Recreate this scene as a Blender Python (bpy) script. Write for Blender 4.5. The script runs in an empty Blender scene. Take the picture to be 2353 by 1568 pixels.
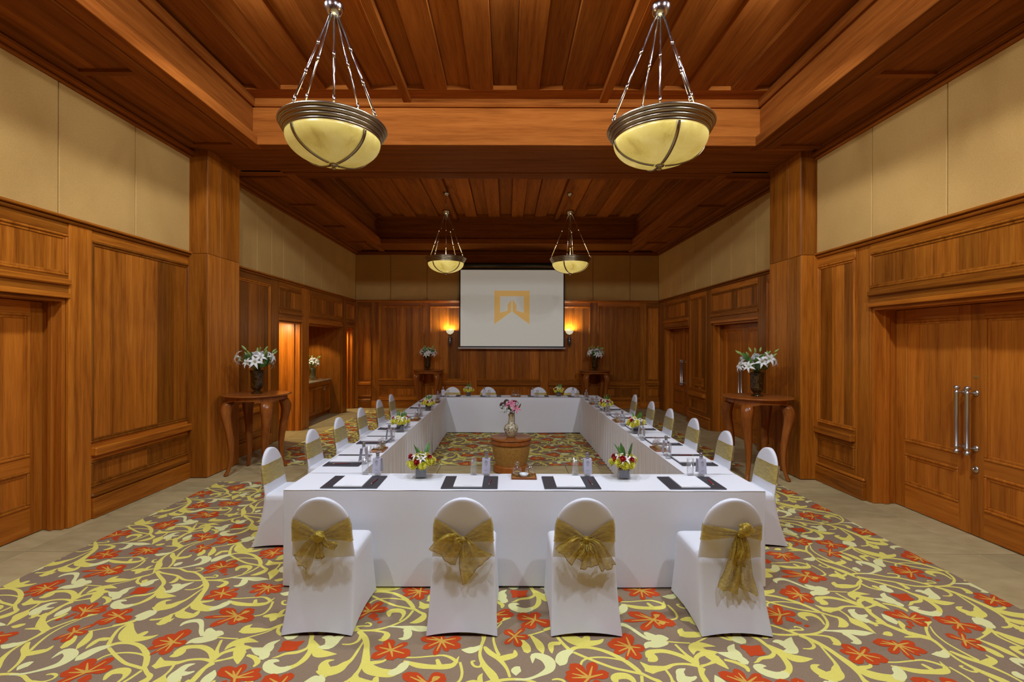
import bpy, bmesh, math, random
from mathutils import Vector, Matrix, Euler
R_ = random.Random(7)
PI = math.pi
scn = bpy.context.scene
COL = scn.collection

# ---------------------------------------------------------------- camera
FPX, IMW = 1080.0, 2353.0
CAM_H = 1.87
cam_d = bpy.data.cameras.new('camera')
cam_d.sensor_width = 36.0
cam_d.lens = FPX / IMW * 36.0
cam_d.shift_x = 12.5 / IMW
cam_d.shift_y = 6.0 / IMW
cam_d.clip_start = 0.05
cam = bpy.data.objects.new('camera', cam_d)
COL.objects.link(cam)
cam.location = (0, 0, CAM_H)
cam.rotation_euler = Euler((PI / 2, math.radians(-0.16), 0), 'XYZ')
cam.matrix_world = Matrix.Translation((0, 0, CAM_H)) @ Matrix.Rotation(PI / 2, 4, 'X') @ Matrix.Rotation(math.radians(0.16), 4, 'Z')
scn.camera = cam

# ---------------------------------------------------------------- world, light, exposure
world = bpy.data.worlds.new('world')
scn.world = world
world.use_nodes = True
bgn = world.node_tree.nodes['Background']
bgn.inputs[0].default_value = (0.75, 0.85, 1.0, 1)
bgn.inputs[1].default_value = 0.0
scn.view_settings.view_transform = 'Standard'
scn.view_settings.look = 'None'
scn.view_settings.gamma = 1.0
scn.view_settings.use_curve_mapping = False
scn.view_settings.exposure = 0.09


def spot_light(name, loc, target, power, angle=100, blend=0.5, radius=0.06, color=(1, 0.93, 0.82), parent=None):
    l = bpy.data.lights.new(name, 'SPOT')
    l.energy = power; l.spot_size = math.radians(angle); l.spot_blend = blend
    l.shadow_soft_size = radius; l.color = color
    o = bpy.data.objects.new(name, l); COL.objects.link(o)
    rot = (Vector(target) - Vector(loc)).to_track_quat('-Z', 'Y').to_euler()
    if parent is not None:
        o.parent = parent
        o.location = Vector(loc) - parent.location
    else:
        o.location = loc
    o.rotation_euler = rot
    return o

def point_light(name, loc, power, radius, color, parent):
    l = bpy.data.lights.new(name, 'POINT')
    l.energy = power; l.shadow_soft_size = radius; l.color = color
    o = bpy.data.objects.new(name, l); COL.objects.link(o)
    o.parent = parent; o.location = loc
    return o

REAR_Y = -1.3
# recessed downlights in the near coffer, above and behind the top of the frame: the coffer lip's cut-off
# on the pilasters and the short shadows under bows and vases come from them
NEAR_DOWN = [(x, y) for y in (1.9, 3.8) for x in (-2.55, 0.0, 2.55)]
P_NEAR, P_PEND, P_NICHE, P_SCONCE = 205, 8, 60, 22
for x, y in NEAR_DOWN:
    spot_light('downlight_offscreen', (x, y, 5.12), (-x * .55, y + 3.4, 0), P_NEAR * (.6 if x == 0 else 1.0) * (1.35 if y < 3 else .8), 165, 0.25, 0.10, (0.90, 1.0, 1.14))

# ---------------------------------------------------------------- materials
MATS = {}
def new_mat(name):
    m = bpy.data.materials.new(name); m.use_nodes = True
    nt = m.node_tree
    return m, nt, nt.nodes['Principled BSDF']

def plain(name, col, rough=0.5, metal=0.0, bump=0.0, bscale=200.0, spec=0.5, vary=0.0, sheen=0.0):
    if name in MATS: return MATS[name]
    m, nt, b = new_mat(name)
    b.inputs['Base Color'].default_value = (*col, 1)
    b.inputs['Roughness'].default_value = rough
    b.inputs['Metallic'].default_value = metal
    b.inputs['Specular IOR Level'].default_value = spec
    if sheen: b.inputs['Sheen Weight'].default_value = sheen
    if vary or bump:
        tc = nt.nodes.new('ShaderNodeTexCoord')
        nz = nt.nodes.new('ShaderNodeTexNoise'); nz.inputs['Scale'].default_value = bscale
        nz.inputs['Detail'].default_value = 3
        nt.links.new(tc.outputs['Object'], nz.inputs['Vector'])
        if vary:
            rp = nt.nodes.new('ShaderNodeValToRGB')
            rp.color_ramp.elements[0].position = .3; rp.color_ramp.elements[1].position = .7
            rp.color_ramp.elements[0].color = (*[c * (1 - vary) for c in col], 1)
            rp.color_ramp.elements[1].color = (*[min(1, c * (1 + vary)) for c in col], 1)
            nt.links.new(nz.outputs['Fac'], rp.inputs['Fac'])
            nt.links.new(rp.outputs['Color'], b.inputs['Base Color'])
        if bump:
            bp = nt.nodes.new('ShaderNodeBump'); bp.inputs['Strength'].default_value = bump
            bp.inputs['Distance'].default_value = .004
            nt.links.new(nz.outputs['Fac'], bp.inputs['Height'])
            nt.links.new(bp.outputs['Normal'], b.inputs['Normal'])
    MATS[name] = m
    return m

def wood(axis, dark, mid, light, rough=0.32, key='teak', vary=0.35, spec=0.5):
    name = 'wood_%s_%s' % (key, axis)
    if name in MATS: return MATS[name]
    m, nt, b = new_mat(name)
    N = nt.nodes.new; L = nt.links.new
    tc = N('ShaderNodeTexCoord'); oi = N('ShaderNodeObjectInfo')
    ad = N('ShaderNodeVectorMath'); ad.operation = 'MULTIPLY_ADD'
    cmb = N('ShaderNodeCombineXYZ')
    for i in range(3): L(oi.outputs['Random'], cmb.inputs[i])
    ad.inputs[1].default_value = (37.0, 53.0, 71.0)
    L(cmb.outputs[0], ad.inputs[0]); L(tc.outputs['Object'], ad.inputs[2])
    mp = N('ShaderNodeMapping')
    s = {'x': (0.55, 11, 11), 'y': (11, 0.55, 11), 'z': (11, 11, 0.55)}[axis]
    mp.inputs['Scale'].default_value = s
    L(ad.outputs[0], mp.inputs['Vector'])
    n1 = N('ShaderNodeTexNoise'); n1.inputs['Scale'].default_value = 1.0
    n1.inputs['Detail'].default_value = 6; n1.inputs['Roughness'].default_value = .62
    n1.inputs['Distortion'].default_value = .7
    L(mp.outputs[0], n1.inputs['Vector'])
    n2 = N('ShaderNodeTexNoise'); n2.inputs['Scale'].default_value = 7.0; n2.inputs['Detail'].default_value = 4
    L(mp.outputs[0], n2.inputs['Vector'])
    mx = N('ShaderNodeMath'); mx.operation = 'MULTIPLY_ADD'; mx.inputs[1].default_value = .35
    L(n2.outputs['Fac'], mx.inputs[0]); 
    mm = N('ShaderNodeMath'); mm.operation = 'MULTIPLY'; mm.inputs[1].default_value = .72
    L(n1.outputs['Fac'], mm.inputs[0]); L(mm.outputs[0], mx.inputs[2])
    rp = N('ShaderNodeValToRGB')
    e = rp.color_ramp.elements
    e[0].position = .36; e[0].color = (*dark, 1)
    e[1].position = .70; e[1].color = (*light, 1)
    k = e.new(.52); k.color = (*mid, 1)
    L(mx.outputs[0], rp.inputs['Fac'])
    hv = N('ShaderNodeHueSaturation')
    mr = N('ShaderNodeMapRange'); mr.inputs[3].default_value = 1 - vary; mr.inputs[4].default_value = 1 + vary
    L(oi.outputs['Random'], mr.inputs[0]); L(mr.outputs[0], hv.inputs['Value'])
    L(rp.outputs['Color'], hv.inputs['Color']); L(hv.outputs['Color'], b.inputs['Base Color'])
    b.inputs['Roughness'].default_value = rough
    b.inputs['Specular IOR Level'].default_value = spec
    bp = N('ShaderNodeBump'); bp.inputs['Strength'].default_value = .12; bp.inputs['Distance'].default_value = .002
    L(n2.outputs['Fac'], bp.inputs['Height']); L(bp.outputs['Normal'], b.inputs['Normal'])
    MATS[name] = m
    return m

def teak(axis): return wood(axis, (.190, .0500, .0042), (.350, .1020, .0085), (.480, .160, .0160), .33, 'teak', .40, .18)
def door_w(axis): return wood(axis, (.270, .0680, .0062), (.430, .1240, .0112), (.540, .172, .018), .32, 'door', .18, .18)
def maho(axis): return wood(axis, (.165, .0420, .0062), (.245, .0690, .0105), (.320, .098, .016), .62, 'mahogany', .22, .03)
def furn(axis): return wood(axis, (.190, .050, .0075), (.290, .082, .0125), (.370, .118, .022), .22, 'furniture', .10, .35)

def fabric_mat():
    if 'wall_fabric' in MATS: return MATS['wall_fabric']
    m, nt, b = new_mat('wall_fabric')
    N = nt.nodes.new; L = nt.links.new
    tc = N('ShaderNodeTexCoord'); nz = N('ShaderNodeTexNoise'); nz.inputs['Scale'].default_value = 160; nz.inputs['Detail'].default_value = 2
    n2 = N('ShaderNodeTexNoise'); n2.inputs['Scale'].default_value = 2.0
    L(tc.outputs['Object'], nz.inputs['Vector']); L(tc.outputs['Object'], n2.inputs['Vector'])
    ad = N('ShaderNodeMath'); ad.operation = 'MULTIPLY_ADD'; ad.inputs[1].default_value = .4
    L(n2.outputs['Fac'], ad.inputs[0]); L(nz.outputs['Fac'], ad.inputs[2])
    rp = N('ShaderNodeValToRGB'); e = rp.color_ramp.elements
    e[0].position = .45; e[0].color = (.47, .272, .080, 1); e[1].position = .95; e[1].color = (.61, .37, .118, 1)
    L(ad.outputs[0], rp.inputs['Fac']); L(rp.outputs['Color'], b.inputs['Base Color'])
    b.inputs['Roughness'].default_value = .95; b.inputs['Specular IOR Level'].default_value = .15
    bp = N('ShaderNodeBump'); bp.inputs['Strength'].default_value = .3; bp.inputs['Distance'].default_value = .002
    L(nz.outputs['Fac'], bp.inputs['Height']); L(bp.outputs['Normal'], b.inputs['Normal'])
    MATS['wall_fabric'] = m
    return m

def stone_mat():
    if 'stone' in MATS: return MATS['stone']
    m, nt, b = new_mat('stone')
    N = nt.nodes.new; L = nt.links.new
    tc = N('ShaderNodeTexCoord'); oi = N('ShaderNodeObjectInfo')
    mp = N('ShaderNodeMapping'); mp.inputs['Scale'].default_value = (2, 5, 2)
    L(tc.outputs['Object'], mp.inputs['Vector'])
    nz = N('ShaderNodeTexNoise'); nz.inputs['Scale'].default_value = 1.6; nz.inputs['Detail'].default_value = 6
    L(mp.outputs[0], nz.inputs['Vector'])
    rp = N('ShaderNodeValToRGB'); e = rp.color_ramp.elements
    e[0].position = .3; e[0].color = (.41, .31, .145, 1); e[1].position = .72; e[1].color = (.53, .42, .21, 1)
    L(nz.outputs['Fac'], rp.inputs['Fac'])
    hv = N('ShaderNodeHueSaturation'); mr = N('ShaderNodeMapRange'); mr.inputs[3].default_value = .9; mr.inputs[4].default_value = 1.1
    L(oi.outputs['Random'], mr.inputs[0]); L(mr.outputs[0], hv.inputs['Value']); L(rp.outputs['Color'], hv.inputs['Color'])
    L(hv.outputs['Color'], b.inputs['Base Color'])
    b.inputs['Roughness'].default_value = .6; b.inputs['Specular IOR Level'].default_value = .12
    MATS['stone'] = m
    return m

def yarn(name, col, vary=.12):
    return plain('yarn_' + name, col, .95, 0, .55, 260, .1, vary)

def organza():
    if 'organza' in MATS: return MATS['organza']
    m, nt, b = new_mat('organza')
    N = nt.nodes.new; L = nt.links.new
    tc = N('ShaderNodeTexCoord')
    mp = N('ShaderNodeMapping'); mp.inputs['Scale'].default_value = (9, 9, 24); L(tc.outputs['Object'], mp.inputs['Vector'])
    nz = N('ShaderNodeTexNoise'); nz.inputs['Scale'].default_value = 2.2; nz.inputs['Detail'].default_value = 3; nz.inputs['Distortion'].default_value = 1.2
    L(mp.outputs[0], nz.inputs['Vector'])
    rp = N('ShaderNodeValToRGB'); e = rp.color_ramp.elements
    e[0].position = .35; e[0].color = (.38, .245, .007, 1); e[1].position = .72; e[1].color = (.72, .52, .04, 1)
    L(nz.outputs['Fac'], rp.inputs['Fac']); L(rp.outputs['Color'], b.inputs['Base Color'])
    b.inputs['Roughness'].default_value = .34; b.inputs['Metallic'].default_value = .25
    b.inputs['Sheen Weight'].default_value = .4
    tr = N('ShaderNodeBsdfTransparent'); tr.inputs[0].default_value = (1.0, .96, .72, 1)
    mx = N('ShaderNodeMixShader'); mx.inputs[0].default_value = .60
    L(tr.outputs[0], mx.inputs[1]); L(b.outputs[0], mx.inputs[2])
    L(mx.outputs[0], nt.nodes['Material Output'].inputs['Surface'])
    bp = N('ShaderNodeBump'); bp.inputs['Strength'].default_value = .5; bp.inputs['Distance'].default_value = .004
    L(nz.outputs['Fac'], bp.inputs['Height']); L(bp.outputs['Normal'], b.inputs['Normal'])
    MATS['organza'] = m
    return m

def glass(name='clear_glass', tint=(.985, .99, .99), edge=.42, base=.05):
    if name in MATS: return MATS[name]
    m = bpy.data.materials.new(name); m.use_nodes = True
    nt = m.node_tree; nt.nodes.remove(nt.nodes['Principled BSDF'])
    N = nt.nodes.new; L = nt.links.new
    tr = N('ShaderNodeBsdfTransparent'); tr.inputs[0].default_value = (*tint, 1)
    gl = N('ShaderNodeBsdfGlossy'); gl.inputs[0].default_value = (.95, .97, 1, 1); gl.inputs[1].default_value = .04
    lw = N('ShaderNodeLayerWeight'); lw.inputs[0].default_value = .35
    mr = N('ShaderNodeMapRange'); mr.inputs[3].default_value = base; mr.inputs[4].default_value = edge
    L(lw.outputs['Facing'], mr.inputs[0])
    mx = N('ShaderNodeMixShader'); L(mr.outputs[0], mx.inputs[0]); L(tr.outputs[0], mx.inputs[1]); L(gl.outputs[0], mx.inputs[2])
    L(mx.outputs[0], nt.nodes['Material Output'].inputs['Surface'])
    MATS[name] = m
    return m

def amber_glass():
    if 'amber_glass' in MATS: return MATS['amber_glass']
    m, nt, b = new_mat('amber_glass')
    N = nt.nodes.new; L = nt.links.new
    tc = N('ShaderNodeTexCoord'); nz = N('ShaderNodeTexNoise'); nz.inputs['Scale'].default_value = 14; nz.inputs['Distortion'].default_value = 2
    L(tc.outputs['Object'], nz.inputs['Vector'])
    rp = N('ShaderNodeValToRGB'); e = rp.color_ramp.elements
    e[0].position = .4; e[0].color = (.02, .010, .003, 1); e[1].position = .75; e[1].color = (.16, .075, .012, 1)
    L(nz.outputs['Fac'], rp.inputs['Fac']); L(rp.outputs['Color'], b.inputs['Base Color'])
    b.inputs['Roughness'].default_value = .08; b.inputs['Coat Weight'].default_value = .5
    tr = N('ShaderNodeBsdfTransparent'); tr.inputs[0].default_value = (.6, .3, .08, 1)
    mx = N('ShaderNodeMixShader'); mx.inputs[0].default_value = .72
    L(tr.outputs[0], mx.inputs[1]); L(b.outputs[0], mx.inputs[2])
    L(mx.outputs[0], nt.nodes['Material Output'].inputs['Surface'])
    MATS['amber_glass'] = m
    return m

def alabaster(strength):
    nm = 'alabaster_%d' % round(strength * 100)
    if nm in MATS: return MATS[nm]
    m, nt, b = new_mat(nm)
    N = nt.nodes.new; L = nt.links.new
    tc = N('ShaderNodeTexCoord'); nz = N('ShaderNodeTexNoise'); nz.inputs['Scale'].default_value = 4.5
    nz.inputs['Detail'].default_value = 7; nz.inputs['Distortion'].default_value = .8; nz.inputs['Roughness'].default_value = .6
    L(tc.outputs['Object'], nz.inputs['Vector'])
    rp = N('ShaderNodeValToRGB'); e = rp.color_ramp.elements
    e[0].position = .25; e[0].color = (.36, .24, .045, 1); e[1].position = .75; e[1].color = (.66, .53, .17, 1)
    k = e.new(.42); k.color = (.55, .42, .10, 1)
    L(nz.outputs['Fac'], rp.inputs['Fac']); L(rp.outputs['Color'], b.inputs['Base Color'])
    b.inputs['Roughness'].default_value = .3
    L(rp.outputs['Color'], b.inputs['Emission Color'])
    b.inputs['Emission Strength'].default_value = strength
    MATS[nm] = m
    return m

def rattan():
    if 'rattan' in MATS: return MATS['rattan']
    m, nt, b = new_mat('rattan')
    N = nt.nodes.new; L = nt.links.new
    tc = N('ShaderNodeTexCoord')
    gm = N('ShaderNodeMapping'); gm.inputs['Rotation'].default_value = (.7, .4, 0); gm.inputs['Scale'].default_value = (60, 60, 60)
    L(tc.outputs['Object'], gm.inputs['Vector'])
    wv = N('ShaderNodeTexWave'); wv.inputs['Scale'].default_value = .55; wv.bands_direction = 'Z'; wv.inputs['Distortion'].default_value = 1.5
    L(gm.outputs[0], wv.inputs['Vector'])
    nz = N('ShaderNodeTexNoise'); nz.inputs['Scale'].default_value = 50; L(tc.outputs['Object'], nz.inputs['Vector'])
    ml = N('ShaderNodeMath'); ml.operation = 'MULTIPLY'; L(wv.outputs['Fac'], ml.inputs[0]); L(nz.outputs['Fac'], ml.inputs[1])
    rp = N('ShaderNodeValToRGB'); e = rp.color_ramp.elements
    e[0].position = .05; e[0].color = (.16, .06, .010, 1); e[1].position = .5; e[1].color = (.60, .31, .060, 1)
    L(ml.outputs[0], rp.inputs['Fac']); L(rp.outputs['Color'], b.inputs['Base Color'])
    b.inputs['Roughness'].default_value = .45
    bp = N('ShaderNodeBump'); bp.inputs['Strength'].default_value = .6; bp.inputs['Distance'].default_value = .004
    L(ml.outputs[0], bp.inputs['Height']); L(bp.outputs['Normal'], b.inputs['Normal'])
    MATS['rattan'] = m
    return m

def painted_pottery():
    if 'pottery' in MATS: return MATS['pottery']
    m, nt, b = new_mat('pottery')
    N = nt.nodes.new; L = nt.links.new
    tc = N('ShaderNodeTexCoord')
    nz = N('ShaderNodeTexNoise'); nz.inputs['Scale'].default_value = 28; nz.inputs['Detail'].default_value = 3; nz.inputs['Distortion'].default_value = 2.5
    L(tc.outputs['Object'], nz.inputs['Vector'])
    rp = N('ShaderNodeValToRGB'); e = rp.color_ramp.elements
    e[0].position = .53; e[0].color = (.62, .54, .34, 1); e[1].position = .565; e[1].color = (.03, .035, .06, 1)
    L(nz.outputs['Fac'], rp.inputs['Fac'])
    sx = N('ShaderNodeSeparateXYZ'); L(tc.outputs['Object'], sx.inputs[0])
    cr = N('ShaderNodeValToRGB'); c = cr.color_ramp
    c.elements[0].position = 0; c.elements[0].color = (0, 0, 0, 1)
    for p, v in ((.018, .9), (.03, 0), (.055, .8), (.063, 1), (.16, 1), (.165, .0), (.178, 1.0), (.235, .8), (.24, 0)):
        k = c.elements.new(p); k.color = (v, v, v, 1)
    c.elements[-1].color = (0, 0, 0, 1)
    L(sx.outputs[2], cr.inputs['Fac'])
    mx = N('ShaderNodeMix'); mx.data_type = 'RGBA'
    mx.inputs[6].default_value = (.52, .44, .27, 1)
    L(cr.outputs['Color'], mx.inputs[0]); L(rp.outputs['Color'], mx.inputs[7])
    L(mx.outputs[2], b.inputs['Base Color'])
    b.inputs['Roughness'].default_value = .15
    MATS['pottery'] = m
    return m

def petal_mat(name, inner, outer, scale):
    if name in MATS: return MATS[name]
    m, nt, b = new_mat(name)
    N = nt.nodes.new; L = nt.links.new
    tc = N('ShaderNodeTexCoord'); vl = N('ShaderNodeVectorMath'); vl.operation = 'LENGTH'
    L(tc.outputs['Object'], vl.inputs[0])
    mr = N('ShaderNodeMapRange'); mr.inputs[2].default_value = scale; L(vl.outputs['Value'], mr.inputs[0])
    rp = N('ShaderNodeValToRGB'); e = rp.color_ramp.elements
    e[0].position = .15; e[0].color = (*inner, 1); e[1].position = .75; e[1].color = (*outer, 1)
    L(mr.outputs[0], rp.inputs['Fac']); L(rp.outputs['Color'], b.inputs['Base Color'])
    b.inputs['Roughness'].default_value = .6
    b.inputs['Subsurface Weight'].default_value = 0
    MATS[name] = m
    return m

CHROME = plain('chrome', (.58, .58, .61), .16, 1.0)
PEWTER = plain('pewter', (.36, .30, .21), .30, 1.0)
STEEL = plain('brushed_steel', (.58, .57, .54), .33, 1.0)
CLOTH = plain('white_linen', (.80, .81, .84), .85, 0, .12, 260, .2, .015)
SPANDEX = plain('white_spandex', (.75, .76, .80), .72, 0, .06, 300, .25, .01)
LEATHER = plain('black_leather', (.052, .051, .058), .42, 0, .3, 400, .4)
PAPER = plain('paper', (.86, .87, .89), .8)
GREYINK = plain('grey_ink', (.30, .30, .34), .8)
PALEINK = plain('pale_ink', (.62, .62, .66), .8)
TAG = plain('tag_card', (.52, .51, .60), .7)
PORCELAIN = plain('porcelain', (.70, .71, .72), .18)
LEAF = plain('leaf_green', (.085, .21, .04), .45, 0, 0, 30, .4, .35)
BUD = plain('bud_green', (.33, .48, .13), .5, 0, 0, 30, .4, .2)
STEM = plain('stem_green', (.07, .16, .04), .55)
LILYW = petal_mat('lily_white', (.55, .62, .30), (.86, .84, .80), .05)
LILYP = petal_mat('lily_pink', (.80, .55, .55), (.72, .19, .32), .06)
LILYS = petal_mat('lily_striped', (.62, .16, .16), (.84, .78, .76), .04)
MUM = petal_mat('mum_yellow', (.62, .58, .03), (.80, .76, .10), .03)
MUMW = petal_mat('mum_white', (.74, .76, .66), (.88, .88, .86), .03)
ROSE = petal_mat('rose_red', (.16, .004, .006), (.46, .012, .016), .025)
EYE = plain('screen_white', (.60, .58, .50), .8)
for _n, _c, _s in (('screen_white', (.60, .58, .50), .30),):
    _b = MATS[_n].node_tree.nodes['Principled BSDF']; _b.inputs['Emission Color'].default_value = (*_c, 1); _b.inputs['Emission Strength'].default_value = _s
EYEB = plain('screen_black', (.012, .012, .013), .6)
LOGO = plain('logo_gold', (.66, .41, .12), .8)
_b = LOGO.node_tree.nodes['Principled BSDF']; _b.inputs['Emission Color'].default_value = (.66, .40, .12, 1); _b.inputs['Emission Strength'].default_value = .36

# ---------------------------------------------------------------- mesh builder
class MB:
    def __init__(s):
        s.v = []; s.f = []; s.m = []; s.sm = []
    def add(s, vs, fs, mat=0, smooth=False):
        o = len(s.v); s.v += [tuple(p) for p in vs]
        for f in fs:
            s.f.append(tuple(i + o for i in f)); s.m.append(mat); s.sm.append(smooth)
        return s
    def box(s, x0, x1, y0, y1, z0, z1, b=0.0, mat=0):
        if x0 > x1: x0, x1 = x1, x0
        if y0 > y1: y0, y1 = y1, y0
        if z0 > z1: z0, z1 = z1, z0
        lo = (x0, y0, z0); hi = (x1, y1, z1)
        if b <= 0:
            vs = [(x, y, z) for x in (x0, x1) for y in (y0, y1) for z in (z0, z1)]
            fs = [(0, 1, 3, 2), (4, 6, 7, 5), (0, 4, 5, 1), (2, 3, 7, 6), (0, 2, 6, 4), (1, 5, 7, 3)]
            return s.add(vs, fs, mat)
        b = min(b, .45 * min(x1 - x0, y1 - y0, z1 - z0))
        vs = []; idx = {}
        for sx in (0, 1):
            for sy in (0, 1):
                for sz in (0, 1):
                    c = (sx, sy, sz)
                    for a in range(3):
                        p = [0, 0, 0]
                        for k in range(3):
                            e = hi[k] if c[k] else lo[k]
                            if k != a: e += -b if c[k] else b
                            p[k] = e
                        idx[(c, a)] = len(vs); vs.append(tuple(p))
        fs = []
        for a in range(3):
            k, l = [(1, 2), (0, 2), (0, 1)][a]
            for sg in (0, 1):
                q = []
                for (p, r) in ((0, 0), (1, 0), (1, 1), (0, 1)):
                    c = [0, 0, 0]; c[a] = sg; c[k] = p; c[l] = r
                    q.append(idx[(tuple(c), a)])
                fs.append(tuple(q))
        for c_ in range(3):
            a, bb = [(1, 2), (0, 2), (0, 1)][c_]
            for sa in (0, 1):
                for sb in (0, 1):
                    q = []
                    for (ax, t) in ((a, 0), (a, 1), (bb, 1), (bb, 0)):
                        c = [0, 0, 0]; c[a] = sa; c[bb] = sb; c[c_] = t
                        q.append(idx[(tuple(c), ax)])
                    fs.append(tuple(q))
        for sx in (0, 1):
            for sy in (0, 1):
                for sz in (0, 1):
                    fs.append(tuple(idx[((sx, sy, sz), a)] for a in range(3)))
        return s.add(vs, fs, mat)
    def lathe(s, prof, seg=24, c=(0, 0, 0), mat=0, cap=True, smooth=True, sx=1.0, sy=1.0):
        vs = []; fs = []
        n = len(prof)
        for (r, z) in prof:
            for k in range(seg):
                a = 2 * PI * k / seg
                vs.append((c[0] + r * math.cos(a) * sx, c[1] + r * math.sin(a) * sy, c[2] + z))
        for i in range(n - 1):
            for k in range(seg):
                k2 = (k + 1) % seg
                fs.append((i * seg + k, i * seg + k2, (i + 1) * seg + k2, (i + 1) * seg + k))
        if cap:
            fs.append(tuple(reversed(range(seg)))); fs.append(tuple((n - 1) * seg + k for k in range(seg)))
        return s.add(vs, fs, mat, smooth)
    def tube(s, path, rad, seg=8, mat=0, smooth=True, cap=True, flat=1.0):
        P = [Vector(p) for p in path]; n = len(P)
        if not isinstance(rad, (list, tuple)): rad = [rad] * n
        vs = []; fs = []
        up = Vector((0, 0, 1))
        t0 = (P[1] - P[0]).normalized()
        if abs(t0.dot(up)) > .95: up = Vector((1, 0, 0))
        side = t0.cross(up).normalized()
        for i in range(n):
            t = (P[min(i + 1, n - 1)] - P[max(i - 1, 0)]).normalized()
            side = (side - t * side.dot(t)).normalized()
            oth = t.cross(side)
            for k in range(seg):
                a = 2 * PI * k / seg
                vs.append(P[i] + side * (rad[i] * math.cos(a)) + oth * (rad[i] * math.sin(a) * flat))
        for i in range(n - 1):
            for k in range(seg):
                k2 = (k + 1) % seg
                fs.append((i * seg + k, i * seg + k2, (i + 1) * seg + k2, (i + 1) * seg + k))
        if cap:
            fs.append(tuple(reversed(range(seg)))); fs.append(tuple((n - 1) * seg + k for k in range(seg)))
        return s.add(vs, fs, mat, smooth)
    def grid(s, fn, nu, nv, mat=0, smooth=True, close_u=False):
        vs = [fn(i / nu, j / nv) for j in range(nv + 1) for i in range(nu + (0 if close_u else 1))]
        w = nu if close_u else nu + 1
        fs = []
        for j in range(nv):
            for i in range(nu):
                i2 = (i + 1) % w
                fs.append((j * w + i, j * w + i2, (j + 1) * w + i2, (j + 1) * w + i))
        return s.add(vs, fs, mat, smooth)
    def xform(s, M, start=0):
        for i in range(start, len(s.v)): s.v[i] = tuple(M @ Vector(s.v[i]))
        return s
    def mesh(s, name, mats, recalc=True):
        me = bpy.data.meshes.new(name)
        me.from_pydata(s.v, [], s.f)
        for m in (mats if isinstance(mats, (list, tuple)) else [mats]): me.materials.append(m)
        me.polygons.foreach_set('material_index', s.m)
        me.polygons.foreach_set('use_smooth', s.sm)
        if recalc:
            bm = bmesh.new(); bm.from_mesh(me)
            bmesh.ops.recalc_face_normals(bm, faces=bm.faces)
            bm.to_mesh(me); bm.free()
        me.update()
        return me
    def build(s, name, mats, parent=None, recalc=True, recenter=True):
        """one mesh object; vertices are given in the parent's frame, origin goes to the piece's base centre"""
        off = Vector((0, 0, 0))
        if recenter and s.v:
            xs = [p[0] for p in s.v]; ys = [p[1] for p in s.v]; zs = [p[2] for p in s.v]
            off = Vector(((min(xs) + max(xs)) / 2, (min(ys) + max(ys)) / 2, min(zs)))
            s.v = [(p[0] - off.x, p[1] - off.y, p[2] - off.z) for p in s.v]
        o = bpy.data.objects.new(name, s.mesh(name, mats, recalc)); COL.objects.link(o)
        o.parent = parent; o.location = off
        return o

def tag(o, label=None, cat=None, group=None, kind=None):
    if label: o['label'] = label
    if cat: o['category'] = cat
    if group: o['group'] = group
    if kind: o['kind'] = kind
    return o

def empty(name, loc=(0, 0, 0), rz=0.0, label=None, cat=None, group=None, kind=None, size=.1):
    o = bpy.data.objects.new(name, None); COL.objects.link(o)
    o.empty_display_size = size
    o.location = loc; o.rotation_euler = (0, 0, rz)
    return tag(o, label, cat, group, kind)

def inst(name, me, parent, loc, rot=(0, 0, 0), sc=1.0):
    o = bpy.data.objects.new(name, me); COL.objects.link(o)
    o.parent = parent; o.location = loc
    if isinstance(rot, (Matrix,)): o.rotation_euler = rot.to_euler()
    else: o.rotation_euler = rot
    o.scale = (sc, sc, sc) if not isinstance(sc, (tuple, list)) else sc
    return o

def copy_tree(o, parent=None):
    c = o.copy(); COL.objects.link(c); c.parent = parent
    for ch in [x for x in bpy.data.objects if x.parent == o]:
        copy_tree(ch, c)
    return c

ORD = ['first', 'second', 'third', 'fourth', 'fifth', 'sixth', 'seventh']
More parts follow.
